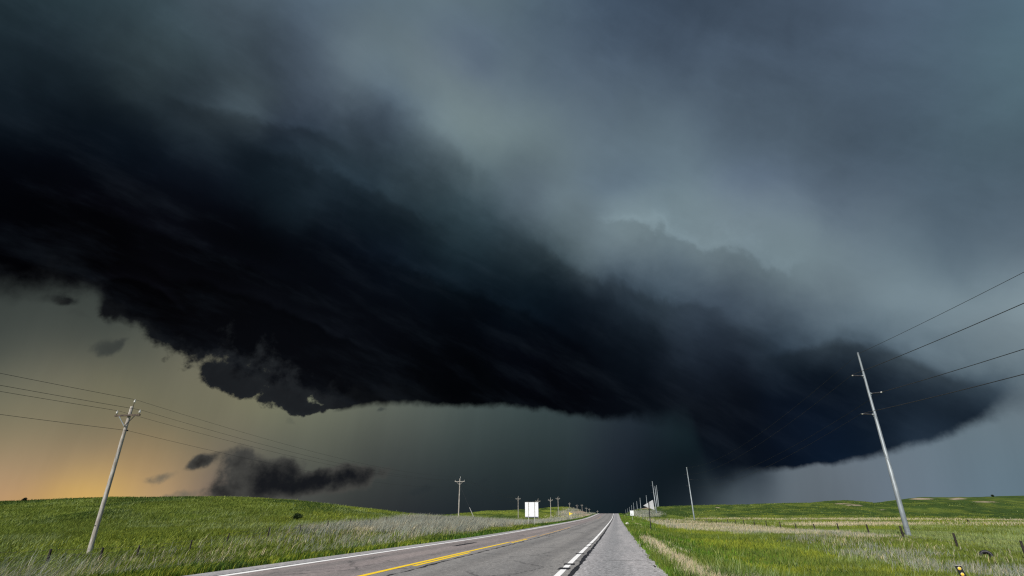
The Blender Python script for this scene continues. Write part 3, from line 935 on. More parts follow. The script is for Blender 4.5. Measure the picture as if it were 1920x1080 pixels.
def strip_mesh(name, s_list, t0, t1, lift, mat, kind='structure', wob=0.0, seed=0, nt=1):
    s = np.asarray(s_list, float)
    ts = []
    for k in range(nt + 1):
        tt = t0 + (t1 - t0) * k / nt
        tt = np.full_like(s, tt)
        if wob and k in (0, nt):
            tt = tt + (fbm(s * 1.7, s * 0 + 3.3 + k, seed) - .5) * wob
        ts.append(tt)
    ts = np.stack(ts, 1)
    ss = np.repeat(s[:, None], nt + 1, 1)
    z = np.repeat(road_z(s)[:, None], nt + 1, 1) + lift
    v = np.stack((ts.ravel(), ss.ravel(), z.ravel()), 1)
    n = len(s)
    i, j = np.meshgrid(np.arange(n - 1), np.arange(nt), indexing='ij')
    a = (i * (nt + 1) + j).ravel()
    f = np.stack((a, a + 1, a + nt + 2, a + nt + 1), 1)
    o = mesh_np(name, v, f.ravel(), np.full(len(f), 4), mat)
    o.rotation_euler = (0, 0, -PHI)
    if kind:
        o['kind'] = kind
    return o


SR = S_LINES[(S_LINES > -60) & (S_LINES < 900)]
SRE = np.unique(np.concatenate((SR, np.arange(8, 120, .25))))
# pavement: lanes and the two paved shoulders butt against each other
T_SEAM_R, T_SEAM_L = T_LINE_R + .34, T_LINE_L - .16
strip_mesh('road', SR, T_SEAM_L, T_SEAM_R, 0.0, M_ROAD)
strip_mesh('road_shoulder', SRE, T_SEAM_R, T_EDGE_R, 0.0, M_SHOULDER, wob=0.0)
strip_mesh('road_shoulder', SRE, T_EDGE_L, T_SEAM_L, 0.0, M_SHOULDER)
# crumbling gravel lip outside the right shoulder
strip_mesh('gravel_edge', SRE, T_EDGE_R - .03, T_EDGE_R + .22, .006, M_SHOULDER, wob=.30, seed=4)


def seg(s0, s1, n=None):
    n = n or max(2, int((s1 - s0) / 1.0) + 2)
    return np.linspace(s0, s1, n)


def longline(a, b):
    return np.unique(np.concatenate((SR[(SR > a) & (SR < b)], [a, b])))


strip_mesh('edge_line', longline(-30, 420), T_LINE_L - .12, T_LINE_L + .12, .005, M_WHITE, wob=.02)
strip_mesh('edge_line', longline(-30, 420), T_LINE_R - .085, T_LINE_R + .085, .005, M_WHITE, wob=.02, seed=2)
strip_mesh('centre_line', longline(-30, 34.5), T_MID - .10, T_MID + .10, .005, M_YPAINT, wob=.03)
strip_mesh('centre_line', longline(34.5, 47), T_MID - .09, T_MID + .09, .005, M_OPAINT, wob=.05)
strip_mesh('centre_line', longline(47.0, 78), T_MID + .16, T_MID + .34, .005, M_OPAINT, wob=.05)
for a, b in ((17.4, 24.2), (34.0, 40.0), (190, 230), (-9, -2)):
    strip_mesh('centre_line_dash', longline(a, b), T_MID + .19, T_MID + .36, .005, M_YPAINT if b < 100 else M_OPAINT, wob=.03)
# tar filled joints and cracks
strip_mesh('tar_joint', SRE[(SRE > 8) & (SRE < 118)], T_SEAM_R - .07, T_SEAM_R + .07, .0045, M_TAR, wob=.16, seed=11)
strip_mesh('tar_joint', longline(118, 345), T_SEAM_R - .05, T_SEAM_R + .06, .0045, M_TAR)
strip_mesh('tar_joint', SRE[(SRE > 8) & (SRE < 60)], T_SEAM_L - .045, T_SEAM_L + .045, .0045, M_TAR, wob=.07, seed=12)
strip_mesh('tar_joint', SRE[(SRE > 12) & (SRE < 110)], T_MID + .62, T_MID + .70, .0045, M_TAR, wob=.26, seed=13)
for s0, w in ((17.4, .30), (19.0, .27), (24.4, .24), (30.6, .20), (34.0, .16), (47, .10)):
    strip_mesh('tar_patch', np.linspace(s0 - w, s0 + w, 5), T_LINE_R - .16, T_LINE_R + .17, .009, M_TAR, wob=.10, seed=int(s0))
strip_mesh('tar_patch', seg(29.5, 34.0, 14), -8.75, -8.45, .0045, M_TAR, wob=.3, seed=22)
for s0, t0, t1 in ((24.6, -1.2, -.55), (21.0, -.9, .9), (35, -1.2, .95), (52, -10, -1.9), (29, -5.9, -2.4)):
    strip_mesh('tar_crack', np.array([s0, s0 + .035]), t0, t1, .0045, M_TAR)

# ---------------------------------------------------------------- grass


def blades_mesh(name, base, h, wdt, lean, col, far):
    """base Nx3, each blade a bent tapering strip facing a random way"""
    n = len(base)
    # blades stand mostly across the sight line so that few are seen edge-on
    th = np.arctan2(base[:, 0], base[:, 1]) + rng.normal(0, .7, n)
    side = np.stack((np.cos(th), -np.sin(th), np.zeros(n)), 1) * (wdt / 2)[:, None]
    up = np.zeros((n, 3))
    up[:, 2] = h
    mid = base + up * .55 + lean * (h * .22)[:, None]
    tip = base + up * .97 + lean * h[:, None] * .75
    b0 = base - np.array((0, 0, .04))
    if far:
        v = np.stack((b0 - side, b0 + side, tip), 1)
        f = np.arange(n * 3)
        lt = np.full(n, 3)
        k = 3
    else:
        v = np.stack((b0 - side, b0 + side, mid + side * .8, mid - side * .8, tip), 1)
        i = np.arange(n)[:, None] * 5
        q = i + np.array((0, 1, 2, 3))
        t3 = i + np.array((3, 2, 4))
        f = np.concatenate((q.ravel(), t3.ravel()))
        lt = np.concatenate((np.full(n, 4), np.full(n, 3)))
        k = 5
    o = mesh_np(name, v.reshape(-1, 3), f, lt, M_VEG, np.repeat(col, k, 0))
    o['kind'] = 'stuff'
    return o


def scatter(n, r0, r1, mixlog=.4, th=56):
    u = rng.random(n)
    k = rng.random(n) < mixlog
    r = np.where(k, np.exp(math.log(r0) + u * math.log(r1 / r0)), 1 / (1 / r0 + u * (1 / r1 - 1 / r0)))
    a = R(th) * (2 * rng.random(n) - 1)
    return r * np.sin(a), r * np.cos(a)


def grow(n_clump, per, r0, r1, far, th=56):
    X, Y = scatter(n_clump, r0, r1, th=th)
    hue = rng.normal(0, 1, n_clump)
    big = rng.random(n_clump)
    X, Y = np.repeat(X, per), np.repeat(Y, per)
    hue, big = np.repeat(hue, per), np.repeat(big, per)
    r = np.hypot(X, Y)
    sp = np.clip(.006 * r, .07, .8)
    ox, oy = rng.normal(0, 1, len(X)) * sp, rng.normal(0, 1, len(X)) * sp
    X, Y = X + ox, Y + oy
    s, t = xy2st(X, Y)
    eroad = (fbm(s * .9, s * 0 + 7, 77) - .5) * .35
    keep = (t > T_EDGE_R + .12 + eroad) | (t < T_EDGE_L - .08 + eroad * .6)
    X, Y, hue, big, ox, oy, sp = (q[keep] for q in (X, Y, hue, big, ox, oy, sp))
    w = plants(X, Y)
    n = len(X)
    # pick one plant kind per blade
    kinds = ['straw', 'silver', 'pale', 'dark', 'yellow', 'lush']
    H = {'green': .29, 'straw': .58, 'silver': .74, 'pale': .46, 'dark': .24, 'yellow': .28, 'lush': .15}
    COL = {'green': G_GREEN, 'straw': G_STRAW, 'silver': G_SILVER, 'pale': G_PALE, 'dark': G_DARK, 'yellow': G_YELLOW, 'lush': G_LUSH}
    pick = np.full(n, 'green', dtype='<U6')
    col = np.tile(G_GREEN, (n, 1))
    hh = np.full(n, H['green'])
    for k in reversed(kinds):
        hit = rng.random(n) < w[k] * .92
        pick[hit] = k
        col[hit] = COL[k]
        hh[hit] = H[k]
    # the straw strip by the shoulder is low
    low = (pick == 'straw') & (w['t'] > T_EDGE_R) & (w['t'] < T_EDGE_R + 4)
    hh[low] = .23
    rb = np.isin(pick, ('silver', 'straw')) & (w['t'] > 12)
    hh[rb] = .46
    vl = (w['t'] < T_EDGE_L) & (w['t'] > T_EDGE_L - 3.2)
    hh[vl] = np.minimum(hh[vl], .20)
    lv = (pick == 'lush') & (w['t'] < 0)
    hh[lv] = .14
    col[lv] = np.array((.070, .155, .018))
    hh[(w['t'] > 25) & (w['t'] < 45) & (w['r'] < 140)] *= .75
    bare = rng.random(n) < w['sand'] * .97
    verge_clump = (pick == 'lush') & (big > .86)
    hh[verge_clump] *= 1.9
    col[verge_clump] *= .5
    hh = hh * rng.uniform(.55, 1.25, n) * (.8 + .4 * big) * (1 + .0012 * np.minimum(w['r'], 400))
    hh = np.where(w['hill'] > .5, hh * .8, hh)
    bright = np.exp(rng.normal(0, .15, n) + hue * .11)
    warm = hue * .06
    bright = bright * tone(w)
    col = col * bright[:, None] * np.stack((1 + warm, np.ones(n), 1 - warm), 1)
    col = np.clip(col, .004, .8)
    wdt = np.clip(.00085 * w['r'], .007, .40) * np.where((pick == 'straw') | (pick == 'silver'), .75, 1.15)
    wind = np.where(w['t'] < 0, .55, .12)
    lean = np.stack((wind + rng.normal(0, .30, n) + ox / sp * .22, rng.normal(0, .30, n) + oy / sp * .22, np.zeros(n)), 1)
    base = np.stack((X, Y, w['Z']), 1)
    sel = ~bare
    groups = {'dry_tall_grass': np.isin(pick, ('straw', 'silver', 'pale')) & sel, 'green_grass': (~np.isin(pick, ('straw', 'silver', 'pale'))) & sel}
    return {k: (base[m], hh[m], wdt[m], lean[m], col[m]) for k, m in groups.items()}


near = grow(58000, 9, 11.5, 75, False)
farb = grow(85000, 9, 60, 620, True)
for k in ('green_grass', 'dry_tall_grass'):
    blades_mesh(k, *near[k], far=False)
    blades_mesh(k, *farb[k], far=True)

# ---------------------------------------------------------------- power poles


def gz(x, y):
    return float(ground_z(np.array([x]), np.array([y]))[0])


LINE = Vector((SPH, CPH, 0))          # along the road
ACROSS = Vector((CPH, -SPH, 0))


def wooden_pole(base, H, label, lean=(0, 0), detail=True, group='wooden power poles left of the road', arm=2.3, top_pin=True):
    """classic single pole with a wooden crossarm; origin at the ground"""
    o = empty('wooden_utility_pole', base, label, 'utility pole', group)
    L = Vector((lean[0], lean[1], 0))
    at = lambda z: Vector((0, 0, z)) + L * (z / H)
    mb = MB()
    zs = [-.6, 0, H * .25, H * .5, H * .75, H - .05, H]
    mb.tube([at(z) + Vector((.012 * math.sin(z * 1.3), 0, 0)) for z in zs], [.165, .16, .15, .14, .125, .11, .095], 14 if detail else 8)
    mb.build('pole', M_WOOD, o, True)
    za = H - .72
    c = at(za) - LINE * .17
    MB().bar(c - ACROSS * arm / 2, c + ACROSS * arm / 2, .10, .12).build('crossarm', M_WOODDARK if detail else M_WOOD, o)
    for sgn in (-1, 1):
        MB().bar(at(H - 1.55) - LINE * .17, c + ACROSS * sgn * arm * .33 - LINE * .03, .035, .05).build('brace', M_STEEL if (detail and sgn < 0) else (M_IRON if detail else M_WOOD), o)
    tops = []
    pins = [c - ACROSS * (arm / 2 - .12), c + ACROSS * (arm / 2 - .12)]
    if top_pin:
        pins.append(at(H) + Vector((0, 0, .02)) + ACROSS * .12)
    for k, b in enumerate(pins):
        b = b + Vector((0, 0, .05))
        up = .22 if k < 2 else .34
        tops.append(Vector(base) + b + Vector((0, 0, up + .12)))
        if detail:
            ins = MB().lathe(b + Vector((0, 0, up - .12)), (0, 0, 1), [(0, .045), (.03, .085), (.06, .06), (.09, .075), (.13, .06), (.16, .05), (.185, .065), (.22, .045), (.24, .02)], 10).build('insulator', M_PORC, o, True)
            MB().tube([b - Vector((0, 0, .12)), b + Vector((0, 0, up - .1))], .018, 6).build('pin', M_IRON, ins)
        else:
            MB().tube([b - Vector((0, 0, .05)), b + Vector((0, 0, up + .1))], [.03, .05], 6).build('insulator', M_PORC, o)
    zn = H - 1.85
    nb = at(zn) + ACROSS * .19
    if detail:
        MB().bar(nb - LINE * .07, nb + LINE * .07, .10, .10).build('neutral_bracket', M_IRON, o)
        MB().bar(at(1.55) - ACROSS * .165, at(0) - ACROSS * .175, .03, .015, up=ACROSS).build('ground_wire_guard', M_WOODDARK, o)
        MB().lathe(at(1.9) - LINE * .15, -LINE, [(0, .05), (.01, .05), (.012, .045)], 8).build('pole_tag', M_IRON, o)
    tops.append(Vector(base) + nb)
    return o, tops


def solve_depth(ptop, H, lo, hi):
    """depth at which a pole of height H standing on the ground reaches the photo row of its top"""
    a, r = ray(*ptop)
    best = None
    for D in np.linspace(lo, hi, 160):
        e = abs(r * D + CAMZ - gz(a * D, D) - H)
        if best is None or e < best[0]:
            best = (e, D)
    return best[1], a


def wire(pa, pb, sag, rad, label, group=None, n=26):
    """one span of conductor hanging from pa to pb"""
    pts = []
    for i in range(n + 1):
        u = i / n
        p = pa.lerp(pb, u)
        p.z -= 4 * sag * u * (1 - u)
        pts.append(p)
    m = pts[n // 2].copy()
    o = MB().tube([p - pa for p in pts], rad, 5).build('power_line', M_WIRE)
    o.location = pa
    return tag(o, label, 'power line', group)


# nearest wooden pole at the left
pb = P(163, 1050, 41.0)
g0 = gz(pb.x, pb.y)
ptop = P(247.5, 762, 41.0)
near_pole, tops1 = wooden_pole((pb.x, pb.y, g0), ptop.z - g0, 'large weathered wooden pole with dark crossarm on the green slope at far left', lean=(ptop.x - pb.x, 0))

LEFT = [
    ((862.5, 895), 9.6, 120, 200, 'wooden pole rising from grey weeds left of the white sign, with a guy wire marker'),
    ((971.5, 931), 9.6, 190, 290, 'pale wooden pole just left of the white signboard'),
    ((1008.6, 935.5), 9.6, 200, 330, 'wooden pole partly hidden behind the right edge of the white signboard'),
    ((1032, 933.5), 9.6, 220, 400, 'wooden pole standing alone between the white signboard and the left hilltop'),
    ((1046, 931.5), 9.6, 300, 390, 'wooden pole on the crest of the left hill before the yellow pennant'),
    ((1067.8, 942.5), 8.0, 388, 520, 'short wooden pole showing above the left hill over the yellow pennant'),
    ((1081.8, 946.2), 8.0, 400, 620, 'small distant wooden pole above the sandy road cut'),
    ((1091, 945.2), 10.0, 405, 700, 'taller distant wooden pole at the right end of the sandy road cut'),
    ((1099, 951), 9.0, 410, 900, 'tiny distant wooden pole right after the sandy road cut'),
    ((1104.5, 953), 9.0, 420, 1000, 'second tiny distant wooden pole right after the sandy road cut'),
    ((1120, 957), 9.0, 430, 1300, 'last tiny wooden pole beside the left verge at the road crest'),
]
tops_prev = tops1
left_tops = [tops1]
for k, (pt, H, lo, hi, lab) in enumerate(LEFT):
    D, a = solve_depth(pt, H, lo, hi)
    x, y = a * D, D
    zg = gz(x, y)
    top = P(pt[0], pt[1], D).z
    o, tp = wooden_pole((x, y, zg), max(5.5, top - zg - .3), lab, detail=False, arm=2.3 if k else 2.6)
    left_tops.append(tp)

# wires of the left line: out of the frame and on to the second pole
WN = ('left crossarm wire', 'right crossarm wire', 'topmost wire', 'lowest wire')
d01 = (left_tops[1][0] - tops1[0])
for i, nm in enumerate(WN):
    back = tops1[i] - Vector((d01.x, d01.y, 0)).normalized() * 95 + Vector((0, 0, .5))
    wire(tops1[i], back, 1.1, .013, nm + ' of the large wooden pole, running out of the left side', 'wires left of the large wooden pole')
    wire(tops1[i], left_tops[1][i], 1.5, .010, nm + ' between the large wooden pole and the pole in grey weeds', 'wires between the two nearest wooden poles')
    wire(left_tops[1][i], left_tops[2][i], 1.2, .016, nm + ' between the pole in grey weeds and the pole left of the signboard', 'wires beyond the pole in grey weeds')

# guy wire of the second pole with its pale marker tube
b1 = left_tops[1][2]
ga = P(891, 966, b1.y - 2)
ga.z = gz(ga.x, ga.y)
guy = empty('guy_wire', ga, 'thin guy wire with a pale marker tube right of the pole in grey weeds', 'guy wire')
dv = Vector((b1.x, b1.y, b1.z - 2.2)) - ga
MB().tube([Vector((0, 0, -.3)), dv], .018, 5).build('cable', M_WIRE, guy)
MB().tube([dv * .04, dv * .36], .055, 8).build('guy_marker', M_GREYPOST, guy, True)


def steel_pole(base, H, label, detail=True, tilt=0.0, arms=((.86, -1), (.755, 1), (.635, -1)), group='steel power poles right of the road', r0=.27, r1=.105):
    o = empty('steel_utility_pole', base, label, 'utility pole', group)
    at = lambda z: Vector((tilt * z, 0, z))
    n = 16 if detail else 8
    sh = MB()
    zs = [-.5, 0, H * .33, H * .33 + .01, H * .66, H * .66 + .01, H]
    r = lambda z: r0 + (r1 - r0) * max(0, z) / H
    sh.tube([at(z) for z in zs], [r(zs[0]), r(0), r(zs[2]), r(zs[2]) - .008, r(zs[4]) - .008, r(zs[5]) - .014, r1], n)
    shaft = sh.build('shaft', M_STEEL, o, True)
    if detail:
        MB().tube([at(H), at(H + .05)], [r1 + .015, r1 - .02], n).build('cap', M_STEEL, o)
    ends = [Vector(base) + at(H - .1) + LINE * 0]
    for frac, sd in arms:
        z = H * frac
        a0 = at(z) + ACROSS * sd * (r(z) - .02)
        a1 = a0 + ACROSS * sd * 1.25 + Vector((0, 0, .12))
        if detail:
            prof_pts = [a0.lerp(a1, u) for u in np.linspace(.12, .86, 15)]
            arm = MB().tube(prof_pts, [.085 if i % 2 else .045 for i in range(15)], 10).build('post_insulator', M_IRON, o)
            MB().tube([a0 - ACROSS * sd * .03, a0.lerp(a1, .14)], [.11, .07], 8).build('mounting_flange', M_STEEL, arm)
            MB().tube([a0.lerp(a1, .86), a1], [.06, .075], 8).build('wire_clamp', M_PORC, arm)
            MB().bar(a0 + Vector((0, 0, -.30)) - ACROSS * sd * .02, a0 + Vector((0, 0, .16)) - ACROSS * sd * .02, .14, .06).build('bracket', M_STEEL, o)
        else:
            MB().tube([a0, a1], .04, 6).build('post_insulator', M_IRON, o)
        ends.append(Vector(base) + a1 + Vector((0, 0, .02)))
    return o, ends


b = P(1704, 1006, 60.0)
zg = gz(b.x, b.y)
tp = P(1608.5, 662, 60.0)
spole, s_ends = steel_pole((b.x, b.y, zg), tp.z - zg, 'tall grey steel pole with three side insulators standing at the right fence', tilt=(tp.x - b.x) / (tp.z - zg))
RIGHT = [
    ((1287.3, 876), (1302, 973), 231, 'second steel pole, alone on the dry grass before the green right hill'),
    ((1222.8, 902), (1232, 972), 327, 'left and tallest of the steel poles clustered behind the pennant sign'),
    ((1227.8, 911.5), (1235, 972), 372, 'middle steel pole of the cluster behind the pennant sign'),
    ((1230.6, 909.5), (1235, 949), 420, 'right steel pole of the cluster, standing behind the right hill'),
]
r_ends = [s_ends]
for pt, pbm, D, lab in RIGHT:
    tp = P(pt[0], pt[1], D)
    bb = P(pbm[0], pbm[1], D)
    zg = gz(bb.x, bb.y)
    o, e = steel_pole((bb.x, bb.y, zg), tp.z - zg, lab, detail=False, tilt=(tp.x - bb.x) / max(8, tp.z - zg), r0=.30, r1=.19)
    r_ends.append(e)
FAR = [((1211.5, 928.5), 600, 'far steel pole showing just above the pennant sign'),
       ((1199.8, 933.2), 640, 'far steel pole left of the pennant sign, first of the receding row'),
       ((1193.7, 939.5), 760, 'far steel pole, second of the row receding left of the pennant sign'),
       ((1187.5, 942.5), 900, 'far steel pole above the small white sign'),
       ((1184, 947), 1060, 'far steel pole just above left of the small white sign'),
       ((1180, 950.5), 1230, 'tiny steel pole left of the small white sign'),
       ((1176.5, 953.5), 1450, 'second tiny steel pole left of the small white sign'),
       ((1173, 955), 1700, 'farthest tiny steel pole near the road crest')]
for pt, D, lab in FAR:
    tp = P(pt[0], pt[1], D)
    zg = gz(tp.x, tp.y)
    steel_pole((tp.x, tp.y, zg), tp.z - zg, lab, detail=False, r0=.40, r1=.28, arms=((.86, -1),))
RW = ('top shield wire', 'upper left wire', 'right side wire', 'lower left wire')
fwd_dir = (r_ends[1][0] - s_ends[0])
fwd_dir = Vector((fwd_dir.x, fwd_dir.y, 0)).normalized()
for i, nm in enumerate(RW):
    back = s_ends[i] - LINE * 170 + Vector((0, 0, .6))
    wire(s_ends[i], back, 3.4, .030 if i else .020, nm + ' of the tall steel pole, running out of the right side', 'wires right of the tall steel pole', 40)
    wire(s_ends[i], r_ends[1][i], 3.2, .013, nm + ' between the tall steel pole and the second steel pole', 'wires between the two nearest steel poles', 40)

# ---------------------------------------------------------------- fences


def post_at(px, D, h, pytop=None, lean=0.0, r=.06, o=None, label=None):
    a, _ = ray(px, 1000)
    x, y = a * D, D
    z = gz(x, y)
    if pytop is not None:
        h = np.clip(P(px, pytop, D).z - z, .7, 1.7)
    return Vector((x, y, z)), float(h)


def fence(label, posts, mat, wires=(.35, .65, .95), r=.055):
    base = posts[0][0]
    o = empty('wire_fence', base, label, 'fence')
    for p, h, ln in posts:
        rel = p - base
        k = rng.uniform(.85, 1.15)
        MB().tube([rel + Vector((0, 0, -.4)), rel + Vector((ln * h * .5, .01, h * .5)), rel + Vector((ln * h, .0, h - .03)), rel + Vector((ln * h + .005, 0, h))], [r * k, r * k * .98, r * k * .92, r * k * .7], 8).build('fence_post', mat, o, True)
    for w in wires:
        pts = []
        for (p, h, ln), (p2, h2, ln2) in zip(posts, posts[1:]):
            a_ = p - base + Vector((ln * h * w, -.06, h * w))
            b_ = p2 - base + Vector((ln2 * h2 * w, -.06, h2 * w))
            pts += [a_, a_.lerp(b_, .5) - Vector((0, 0, .03))]
        p, h, ln = posts[-1]
        pts.append(p - base + Vector((ln * h * w, -.06, h * w)))
        MB().tube(pts, .006, 4).build('wire', M_FENCEWIRE, o)
    return o


TF = 28.0
rp = []
for px, py in ((2050, 1040), (1909, 1016), (1788, 1001), (1693, 990), (1630, 990), (1574, 986.8), (1530, 988), (1495, 987.5), (1466, 985), (1440, 984), (1418, 981.8), (1398, 980), (1382, 978.4), (1368, 977), (1356, 976), (1346, 975.4), (1337, 974.8), (1329, 974.2)):
    a, _ = ray(px, py)
    D = TF / (a * CPH - SPH)
    p, h = post_at(px, D, 1.25, py)
    rp.append((p, max(h, 1.15), rng.normal(-.02, .05)))
fence('barbed wire fence on dark wooden posts crossing the right meadow', rp, M_POST, r=.095)
TFL = -30.0
lp = []
for px, D in ((-80, 26.5), (9, 30), (105, 32.5), (200, 35), (267, 38.2), (362, 42), (428, 46), (502, 50.5), (562, 55), (612, 60), (655, 65), (692, 70), (723, 75)):
    p, h = post_at(px, D, 1.25)
    a, _ = ray(px, 1000)
    lp.append((p, rng.uniform(.78, 1.0), rng.normal(.06, .05)))
fence('low barbed wire fence half sunk in windblown grass left of the road', lp, M_POST, r=.06)

# ---------------------------------------------------------------- signs
SIGNROT = math.atan2(-LINE.x, LINE.y)


def frame_pts(o_c, w, h, pts):
    """sign outline in the plane across the road: pts in units of half size"""
    return [o_c + ACROSS * (x * w) + Vector((0, 0, z * h)) for x, z in pts]


# blank back of a big signboard on two posts, left verge
D = 93.0
cs = P(997.3, 986.5, D)
cs.z = gz(cs.x, cs.y)
sb = empty('signboard', cs, 'tall blank white signboard on two posts on the left roadside', 'sign')
z1, z0 = P(997, 941.8, D).z - cs.z, P(997, 968.8, D).z - cs.z
W = 2.2
zc, hh = (z1 + z0) / 2, (z1 - z0) / 2
for k in range(3):
    x0, x1 = [(-W / 2, -W / 2 + .56), (-W / 2 + .575, W / 2 - .615), (W / 2 - .60, W / 2)][k]
    MB().prism([Vector((0, 0, zc)) + ACROSS * x + Vector((0, 0, z)) for x, z in ((x0, -hh), (x1, -hh), (x1, hh), (x0, hh))], LINE, .03).build('panel', M_SIGN, sb)
MB().bar(Vector((0, 0, z0 - .05)) - ACROSS * W / 2, Vector((0, 0, z0 - .05)) + ACROSS * W / 2, .06, .10).build('bottom_rail', M_SIGNEDGE, sb)
MB().bar(Vector((0, 0, z1 + .02)) - ACROSS * W / 2, Vector((0, 0, z1 + .02)) + ACROSS * W / 2, .05, .035).build('top_rail', M_GREYPOST, sb)
for x in (-.52, .50):
    MB().bar(Vector((0, 0, -.4)) + ACROSS * x - LINE * .06, Vector((0, 0, z1)) + ACROSS * x - LINE * .06, .09, .08, up=LINE).build('post', M_GREYPOST, sb)


def pennant(base, zc, wd, ht, tip, mat, label, post_mat, thick=.012, roll=0.0, plo=-.3, post_x=0.0, post_lean=0.0, post=True, ztop=None):
    o = empty('pennant_sign', base, label, 'sign')
    pts = [(-tip * wd / 2, ht / 2), (-tip * wd / 2, -ht / 2), (tip * wd / 2, 0)]
    rot = Matrix.Rotation(roll, 3, LINE)
    out = []
    for x, z in pts:      # corners rounded slightly
        out.append((x, z))
    ring = []
    for i in range(3):
        p0, p1, p2 = (Vector((*out[(i + k) % 3], 0)) for k in (-1, 0, 1))
        e = .05
        q0, q1 = p1 + (p0 - p1).normalized() * e, p1 + (p2 - p1).normalized() * e
        ring += [q0, p1 * .5 + (q0 + q1) * .25, q1]
    poly = [Vector((0, 0, zc)) + rot @ (ACROSS * q.x + Vector((0, 0, q.y))) for q in ring]
    MB().prism(poly, LINE, thick).build('panel', mat, o)
    zt = ztop if ztop is not None else zc + ht * .33
    A = Vector((0, 0, plo)) - LINE * .045
    B = Vector((0, 0, zt)) - LINE * .045 + ACROSS * (post_lean * zt)
    A += ACROSS * post_x
    B += ACROSS * post_x
    pm = MB().bar(A, B, .10, .05, up=LINE).build('post', post_mat, o)
    for z in (zc - ht * .18, zc + ht * .18):
        u = (z - plo) / (zt - plo)
        c = A.lerp(B, u)
        MB().tube([c - LINE * .045, c + LINE * .04], .014, 6).build('bolt', M_IRON, pm)
    return o


D = 62.0
pbse = P(1220.6, 995.5, D)
zg = gz(pbse.x, pbse.y)
pc = P(1217, 947.3, D)
lean = (P(1216, 942, D).x - pbse.x) / (P(1216, 942, D).z - zg)
pennant(Vector((pbse.x, pbse.y, zg)), pc.z - zg, 1.14, 1.04, -1, M_SIGNBACK, 'grey back of a pennant sign pointing left on a black post on the right verge', M_BLACK, roll=R(-4), post_lean=lean, post_x=0)
D = 180.0
py_ = P(1070.5, 963.2, D)
zg = gz(py_.x, py_.y)
pennant(Vector((py_.x, py_.y, zg)), py_.z - zg, 1.2, .95, 1, M_YELLOW, 'yellow pennant sign pointing right in front of the left hill', M_GREYPOST)

# small white rectangular sign on the right verge
D = 140.0
w0 = P(1185.4, 978, D)
zg = gz(w0.x, w0.y)
ws = empty('roadside_sign', (w0.x, w0.y, zg), 'small white rectangular sign with dark marks on the right verge', 'sign')
c = P(1184.9, 962, D)
zc = c.z - zg
off = ACROSS * ((c.x - w0.x))
MB().prism([off + Vector((0, 0, zc)) + ACROSS * x + Vector((0, 0, z)) for x, z in ((-.43, -.56), (.43, -.56), (.43, .56), (-.43, .56))], LINE, .012).build('panel', M_SIGN, ws)
MB().bar(off + Vector((0, 0, -.3)) + LINE * .03, off + Vector((0, 0, zc + .4)) + LINE * .03, .06, .05, up=LINE).build('post', M_GREYPOST, ws)
# the dark marks low on its face
MB().prism([off + Vector((0, 0, zc - .24)) + ACROSS * (-.16 + .11 * math.cos(k * math.pi / 4)) + Vector((0, 0, .10 * math.sin(k * math.pi / 4))) - LINE * .009 for k in range(8)], LINE, .004).build('mark', M_BLACK, ws)
MB().prism([off + Vector((0, 0, zc - .24)) + ACROSS * x + Vector((0, 0, z)) - LINE * .009 for x, z in ((.04, -.06), (.30, -.06), (.30, .05), (.18, .09), (.04, .05))], LINE, .004).build('mark', M_GREYPOST, ws)

# object marker with round amber reflectors, bottom right
D = 17.2
om = P(1797, 1064, D)
zg = gz(om.x, om.y)
mk = empty('object_marker', (om.x, om.y, zg), 'black object marker panel with round amber reflectors in the weeds at lower right', 'road marker')
zt = P(1794, 1060.5, D).z - zg
tl = Vector((-.09, 0, 0))
fx = Vector((1, -.35, 0)).normalized()
nrm = Vector((-.35, -1, 0)).normalized()
cpt = lambda x, z: fx * (x - (z - zt) * .20) + Vector((0, 0, z))
MB().prism([cpt(-.078, zt - .46), cpt(.078, zt - .46), cpt(.078, zt), cpt(-.078, zt)], nrm, .012).build('panel', M_BLACK, mk)
for k in range(3):
    cc = cpt(0, zt - .075 - .150 * k) + nrm * .007
    rf = MB().lathe(cc, nrm, [(0, .042), (.008, .042), (.014, .034), (.016, .01)], 16).build('reflector', M_REFLECT, mk, True)
    MB().lathe(cc, nrm, [(-.001, .046), (.006, .046), (.007, .043)], 16).build('rim', M_GREYPOST, rf)
MB().bar(cpt(0, -.3) - nrm * .02, cpt(0, zt - .02) - nrm * .02, .05, .03, up=nrm).build('post', M_GREYPOST, mk)
MB().bar(cpt(-.078, zt + .008), cpt(.078, zt + .008), .02, .014).build('top_edge', M_GREYPOST, mk)

# old tyre half hidden in the grass by the right fence
D = 41.5
ty = P(1847, 1034, D)
zg = gz(ty.x, ty.y)
tyre = MB()
nr, nt_ = 36, 12
R1, R2 = .30, .15
vs, fs = [], []
for i in range(nr):
    w_ = 2 * math.pi * i / nr
    for k in range(nt_):
        v_ = 2 * math.pi * k / nt_
        rr = R1 + R2 * .8 * math.cos(v_) + (.012 if (i % 2 and abs(v_) < .9) else 0)
        vs.append((rr * math.cos(w_), R2 * 1.05 * math.sin(v_), rr * math.sin(w_)))
for i in range(nr):
    for k in range(nt_):
        fs.append((i * nt_ + k, i * nt_ + (k + 1) % nt_, ((i + 1) % nr) * nt_ + (k + 1) % nt_, ((i + 1) % nr) * nt_ + k))
tyre.add(vs, fs)
to = tyre.build('old_tyre', M_RUBBER, None, True)
to.location = (ty.x, ty.y, zg + .14)
to.rotation_euler = (R(-34), R(10), R(-38))
tag(to, 'old black tyre lying half hidden in the grass by the right fence', 'tyre')

